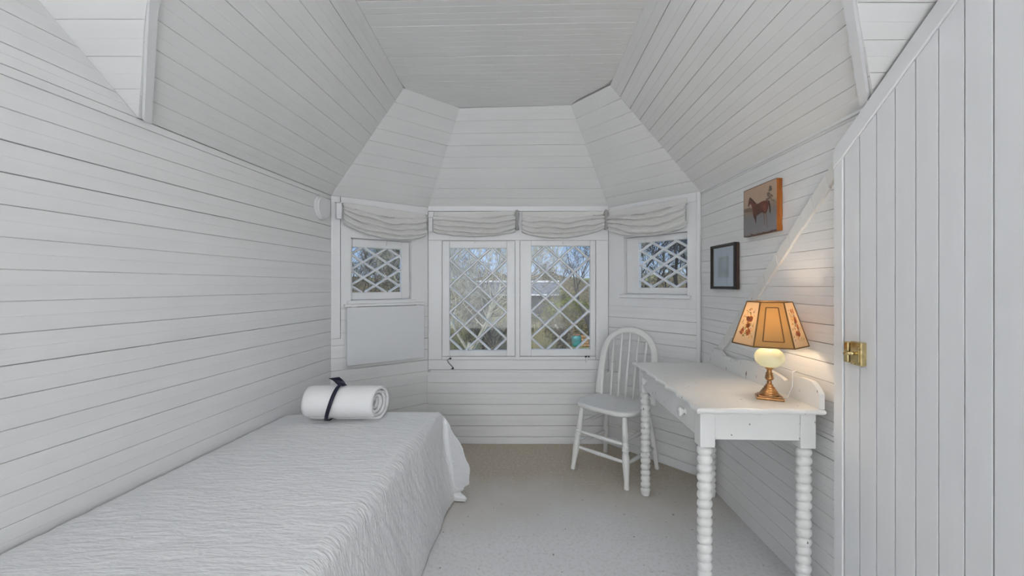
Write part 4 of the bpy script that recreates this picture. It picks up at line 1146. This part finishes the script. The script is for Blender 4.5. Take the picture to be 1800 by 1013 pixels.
def branches(bm, p, d, ln, r, depth, rnd, seg=5, spread=.55, up=.12, kids=3):
    pts = [p]; rad = [r]; n = 4 if depth > 1 else 3
    for i in range(n):
        d = (d + Vector((rnd.uniform(-1, 1), rnd.uniform(-1, 1), rnd.uniform(-.7, 1))) * .22 + Vector((0, 0, up * .4))).normalized()
        p = p + d * ln / n; pts.append(p); rad.append(r * (1 - .45 * (i + 1) / n))
    tube(bm, pts, rad, seg if depth > 1 else 3, cap=False)
    if depth == 0: return
    for k in range(kids + (1 if depth < 3 else 0)):
        f = rnd.uniform(.35, 1.0); idx = min(int(f * n), n - 1); q = pts[idx].lerp(pts[idx + 1], f * n - idx)
        nd = (d + Vector((rnd.gauss(0, 1), rnd.gauss(0, 1), rnd.gauss(.15, .7))) * spread).normalized()
        branches(bm, q, nd, ln * rnd.uniform(.55, .8), max(.006, rad[idx] * .55), depth - 1, rnd, seg, spread, up, kids)
def bare_tree(x, y, h, seed, label, m_, depth=5, r=None, kids=3, spread=.6, group='bare trees outside the windows', z=GZ, lean=0):
    rnd = random.Random(seed); t = thing('bare_tree', label, 'tree', (x, y, z), 0, group)
    r = r or h * .022; top = Vector((x + lean, y, z + h * .3))
    bm = bmesh.new(); pts = [Vector((x, y, z - .1)), Vector((x + lean * .3 + rnd.uniform(-.1, .1), y, z + h * .12)), Vector((x + lean * .7, y + rnd.uniform(-.1, .1), z + h * .22)), top]
    tube(bm, pts, [r * 1.25, r, r * .9, r * .8], 9); mkbm('trunk', bm, m_, t, smooth=True)
    bm = bmesh.new()
    for k in range(4):
        a = rnd.uniform(0, 6.28); d = Vector((cos(a) * .6, sin(a) * .6, .9)).normalized(); q = pts[2].lerp(top, rnd.uniform(0, 1))
        branches(bm, q, d, h * .28, r * .62, depth - 1, rnd, 5, spread, .12, kids)
    mkbm('branches', bm, m_, t)
def leaf_bush(x, y, w_, h_, seed, label, m_, n=2600, z=GZ, ls=.09, group='green bushes outside the windows'):
    rnd = random.Random(seed); t = thing('bush', label, 'bush', (x, y, z), 0, group)
    vs = []; fs = []
    for i in range(n):
        a = rnd.uniform(0, 2 * pi); b = math.acos(rnd.uniform(0, 1)); rr = rnd.uniform(.72, 1.02) * (1 + .22 * noise.noise(Vector((cos(a) * 2, sin(a) * 2, b * 2 + seed))))
        c = Vector((x + w_ * rr * sin(b) * cos(a), y + w_ * .8 * rr * sin(b) * sin(a), z + h_ * rr * cos(b)))
        d1 = Vector((rnd.gauss(0, 1), rnd.gauss(0, 1), rnd.gauss(0, 1))).normalized() * ls; d2 = d1.cross(Vector((rnd.gauss(0, 1), rnd.gauss(0, 1), rnd.gauss(0, 1)))).normalized() * ls * .5
        k = len(vs); vs += [c - d1, c + d2, c + d1, c - d2]; fs.append((k, k + 1, k + 2, k + 3))
    mk('foliage', vs, fs, m_, t)
    bm = bmesh.new(); bmesh.ops.create_icosphere(bm, subdivisions=3, radius=1, matrix=Matrix.Translation((x, y, z)) @ Matrix.Diagonal((w_ * .8, w_ * .65, h_ * .82, 1)))
    for v in bm.verts:
        v.co += (v.co - Vector((x, y, z))) * .25 * noise.noise(v.co * 1.3); v.co.z = max(v.co.z, z - .05)
    mkbm('inner_growth', bm, scrubm, t, smooth=True)
def twig_clump(x, y, w_, h_, seed, label, m_, n=90, z=GZ, r=.014):
    rnd = random.Random(seed); t = thing('twiggy_shrub', label, 'shrub', (x, y, z), 0, 'leafless twiggy shrubs outside the windows'); bm = bmesh.new()
    for i in range(n):
        a = rnd.uniform(0, 6.28); s = rnd.uniform(.1, 1); p = Vector((x + rnd.gauss(0, w_ * .12), y + rnd.gauss(0, w_ * .12), z)); e = Vector((x + w_ * s * cos(a), y + w_ * s * sin(a), z + h_ * rnd.uniform(.6, 1.05) * (1.1 - .45 * s)))
        mid = p.lerp(e, .5) + Vector((rnd.gauss(0, .08), rnd.gauss(0, .08), h_ * .10)); tube(bm, [p, mid, e], [r, r * .8, r * .3], 4, cap=False)
        for k in range(4):
            q = mid.lerp(e, rnd.uniform(0, .9)); tube(bm, [q, q + Vector((rnd.gauss(0, 1), rnd.gauss(0, 1), rnd.uniform(0, 1.3))) * w_ * .16], [r * .5, r * .2], 3, cap=False)
    mkbm('stems', bm, m_, t)

def at(px, Y): return (px - 900) / F * Y
# big bare trees nearest the house
bare_tree(at(812, 11), 11, 7.4, 11, 'pale lichened bare tree filling the left sash', lich, 6, .075, 3, lean=.2)
bare_tree(at(868, 14), 14, 6.6, 12, 'grey bare tree near the right edge of left sash', bark, 6, .07, 3)
bare_tree(at(783, 17), 17, 9, 13, 'tall grey bare tree behind the pale one in the left sash', bark, 5, .10, 4)
bare_tree(at(640, 10), 10, 6.8, 14, 'dark bare tree outside the small left window', bark, 6, .08, 3)
bare_tree(at(700, 12.5), 12.5, 7.0, 15, 'pale bare tree in the right half of small left window', lich, 6, .08, 3)
bare_tree(at(1150, 11), 11, 8.6, 16, 'dark bare tree rising in the small right window', darkb, 6, .11, 3, lean=.5)
bare_tree(at(1190, 14), 14, 8.0, 17, 'pale bare tree at the right of the small right window', lich, 6, .08, 3)
bare_tree(at(1050, 16), 16, 8.6, 18, 'dark bare tree reaching in from the right of right sash', darkb, 6, .08, 3, lean=-.4)
# far trees on the rise
rnd = random.Random(4)
FAR = ['far bare tree above the shed roof at the left of right sash', 'far bare tree just above the shed roof end', 'far bare tree against blue sky in the middle of right sash', 'far bare tree over the yellow-green bush in the right sash',
       'far bare tree near the right edge of the right sash', 'far bare tree hidden behind the wall between right sash and small right window', 'far bare tree at the left of the small right window', 'far bare tree in the middle of the small right window', 'far bare tree right of the small right window opening',
       'far bare tree behind the branches in the middle of left sash', 'far bare tree behind the wall left of the left sash', 'far bare tree at the right of the small left window', 'far bare tree at the left of the small left window']
for i, px in enumerate((945, 962, 985, 1003, 1022, 1100, 1128, 1168, 1210, 850, 770, 690, 630)):
    Y = rnd.uniform(60, 72); bare_tree(at(px, Y), Y, rnd.uniform(6.5, 9.5), 40 + i, FAR[i], darkb if i % 2 else bark, 4, .12, 3, group='far bare trees on the rise', z=GZ + (Y - 34) * .075)
# scrub bank
def bank():
    vs = []; fs = []; NX, NY = 150, 14
    for j in range(NY + 1):
        for i in range(NX + 1):
            x = -34 + 68 * i / NX; y = 43 + 14 * j / NY; s = sin(pi * min(1, j / NY * .9 + .02)) ** .6
            z = GZ + (y - 34) * .075 - .2 + s * (3.4 + 1.3 * noise.noise(Vector((x * .22, y * .15, 0))) + .55 * noise.noise(Vector((x * 1.4, y * 1.2, 5))) + .3 * noise.noise(Vector((x * 3.3, y * 3, 9))))
            vs.append((x, y, z))
    for j in range(NY):
        for i in range(NX): k = j * (NX + 1) + i; fs.append((k, k + 1, k + NX + 2, k + NX + 1))
    o = mk('scrub_bank', vs, fs, scrubm); o['kind'] = 'stuff'; tag(o, 'brown scrub thicket covering the far rise', 'scrub')
bank()
leaf_bush(at(962, 43), 42, 1.7, 5.3, 61, 'dark green tree-like bush behind the shed roof', leafd, 2200, z=GZ, ls=.16)
leaf_bush(at(1004, 34), 34, 2.3, 2.75, 62, 'yellow-green bush right of the shed', leafm, 3200, ls=.13)
leaf_bush(at(985, 36), 37.5, 1.7, 3.3, 63, 'yellow-green bush just behind the shed end', leafm, 2200, ls=.13)
brownl = mat('brown_leaf', srgb(112, 104, 76), .9, col2=srgb(84, 84, 56), vscale=2)
leaf_bush(at(1003, 30), 30, 1.6, 2.0, 64, 'brown-green bush low in the right sash behind the teal barrel', brownl, 3200, ls=.07)
leaf_bush(at(1038, 27), 27, 1.5, 2.5, 65, 'dark bush at the right edge of right sash', brownl, 2600, ls=.07)
leaf_bush(at(950, 28), 28, 2.6, 1.7, 66, 'dull green scrubby bush in front of the shed', leafd, 3200, ls=.10)
leaf_bush(at(1010, 27), 27, 3.0, 1.9, 67, 'dull brown-green scrub mound in the right sash', mat('dull_leaf', srgb(128, 120, 84), .9, col2=srgb(96, 94, 58), vscale=1), 4200, ls=.09)
twig_clump(at(958, 16), 16, .8, 1.95, 71, 'straw-coloured spray of twigs low in the right sash', straw, 120)
twig_clump(at(946, 19), 19, 1.0, 2.1, 72, 'straw-coloured shrub at the left edge of right sash', straw, 120)
twig_clump(at(985, 22), 22, 1.2, 2.0, 73, 'brownish twiggy shrub in the middle of right sash', bark, 120)
for i, (px, Y, h_) in enumerate(((806, 14.5, 2.5), (838, 17, 2.6), (868, 18, 2.6), (880, 22, 3.0), (822, 24, 3.6), (850, 26, 3.4), (795, 20, 3.0), (640, 14, 3.0), (672, 17, 3.2), (700, 16, 3.0), (1125, 15, 3.0), (1160, 17, 3.2), (1195, 18, 3.2))):
    twig_clump(at(px, Y), Y, 1.1 + .03 * Y, h_, 80 + i, ['pale twiggy shrub at the lower left of left sash', 'grey twiggy shrub low in the middle of left sash', 'pale lichened twiggy shrub at the lower right of left sash', 'straw twiggy shrub at the right edge of left sash', 'grey twiggy shrub farther back in the left of left sash', 'lichened twiggy shrub farther back in the middle of left sash', 'straw twiggy shrub at the extreme left edge of left sash',
        'grey twiggy shrub at the left of the small left window', 'lichened twiggy shrub in the middle of the small left window', 'straw twiggy shrub at the right of the small left window', 'grey twiggy shrub at the left of the small right window', 'lichened twiggy shrub in the middle of the small right window', 'straw twiggy shrub at the right of the small right window'][i], [straw, bark, lich][i % 3], 120, r=.016)
leaf_bush(at(860, 30), 31, 4.0, 3.2, 90, 'olive brown thicket behind the branches in the left sash', leafd, 4200, ls=.12)
leaf_bush(at(790, 29), 29, 3.4, 3.0, 91, 'olive thicket at the left edge of the left sash', leafd, 3600, ls=.12)
leaf_bush(at(655, 26), 26, 5, 3.4, 92, 'olive brown thicket seen in the small left window', leafd, 4200, ls=.12)
leaf_bush(at(1160, 27), 27, 5, 3.3, 93, 'olive brown thicket seen in the small right window', leafd, 4200, ls=.12)
# shed
def shed():
    Y = 39.0; x0, x1 = at(820, Y), at(982, Y); zr = HC + (HY - 497) * Y / F; ze = HC - (518 - HY) * (Y - 1.6) / F
    t = thing('shed', 'long low shed with grey roof beyond the scrub', 'shed', ((x0 + x1) / 2, Y, GZ))
    roofm = mat('grey_roofing', srgb(120, 124, 130), .7, var=.15, vscale=3); wallm = mat('dark_shed_wall', srgb(70, 70, 74), .8); wt = mat('white_fascia', srgb(225, 225, 225), .6)
    mkbm('walls', box_bm(x0 + .3, x1 - .3, Y - 1.3, Y + 1.3, GZ - .1, ze), wallm, t)
    n_ = 8
    for i in range(n_):
        f = i / n_; g = (i + 1) / n_; ya, yb = Y - 1.7 * (1 - f), Y - 1.7 * (1 - g); za, zb_ = ze + (zr - ze) * f, ze + (zr - ze) * g
        bm = bmesh.new(); hexa(bm, [(x0, ya - .03, za + .02), (x1, ya - .03, za + .02), (x1, yb, zb_ + .02), (x0, yb, zb_ + .02), (x0, ya - .03, za + .07), (x1, ya - .03, za + .07), (x1, yb, zb_ + .04), (x0, yb, zb_ + .04)]); mkbm('roof_course', bm, roofm, t)
    bm = bmesh.new(); hexa(bm, [(x0, Y, zr), (x1, Y, zr), (x1, Y + 1.7, ze), (x0, Y + 1.7, ze), (x0, Y, zr + .06), (x1, Y, zr + .06), (x1, Y + 1.7, ze + .06), (x0, Y + 1.7, ze + .06)]); mkbm('rear_roof', bm, roofm, t)
    mkbm('ridge_cap', box_bm(x0 - .05, x1 + .05, Y - .12, Y + .12, zr + .03, zr + .19), wt, t)
    mkbm('fascia', box_bm(x0, x1, Y - 1.78, Y - 1.73, ze - .10, ze + .04), wt, t)
    for k in range(4):
        xa = x0 + .9 + k * 2.1; mkbm('window', box_bm(xa, xa + .7, Y - 1.34, Y - 1.29, GZ + 1.0, GZ + 1.7), M['metal_dark'], t)
shed()
# yard objects at the foot of the right sash
Yd = 22
def logp(px, Y, ln, ang, label, m_):
    x = at(px, Y); bm = bmesh.new(); d = Vector((cos(ang), .2, sin(ang))) * ln / 2; c = Vector((x, Y, GZ + .28 + abs(d.z)))
    tube(bm, [c - d, c - d * .3 + Vector((0, 0, .05)), c + d * .4, c + d], [.07, .085, .07, .04], 9); o = mkbm('driftwood_log', bm, m_, None, smooth=True); tag(o, label, 'log')
logp(986, 24.6, 1.3, 2.1, 'pale log leaning low in the right sash', lich)
logp(974, 25.2, 1.3, -.15, 'pale log lying flat left of the leaning log', lich)
x = at(1013, 24.8); tt = thing('yard_barrel', 'small teal barrel on the grass beyond the right sash', 'barrel', (x, 24.8, GZ))
bm = bmesh.new(); lathe(bm, [(.24, .02), (.29, .25), (.30, .45), (.28, .66), (.22, .72)], (x, 24.8), 20)
bmesh.ops.translate(bm, verts=bm.verts, vec=(0, 0, GZ)); mkbm('body', bm, mat('teal_plastic', srgb(70, 150, 150), .5), tt, smooth=True)
bm = bmesh.new(); lathe(bm, [(.23, .72), (.24, .76), (.12, .79)], (x, 24.8), 20); bmesh.ops.translate(bm, verts=bm.verts, vec=(0, 0, GZ)); mkbm('lid', bm, mat('tan_lid', srgb(160, 120, 90), .6), tt)
x = at(1030, 25); tt = thing('wood_crate', 'slatted wooden crate on the grass right of the teal barrel', 'crate', (x, 25, GZ))
for k in range(4): mkbm('slat', box_bm(x - .32, x + .32, 24.7, 24.73, GZ + .08 + k * .17, GZ + .21 + k * .17, .006), mat('crate_wood', srgb(176, 140, 100), .8) if k == 0 else bpy.data.materials['crate_wood'], tt)
for a in (-.31, .31):
    mkbm('post', box_bm(x + a - .03, x + a + .03, 24.73, 24.79, GZ, GZ + .76, .005), bpy.data.materials['crate_wood'], tt)
mkbm('body', box_bm(x - .30, x + .30, 24.79, 25.2, GZ, GZ + .7), bpy.data.materials['crate_wood'], tt)
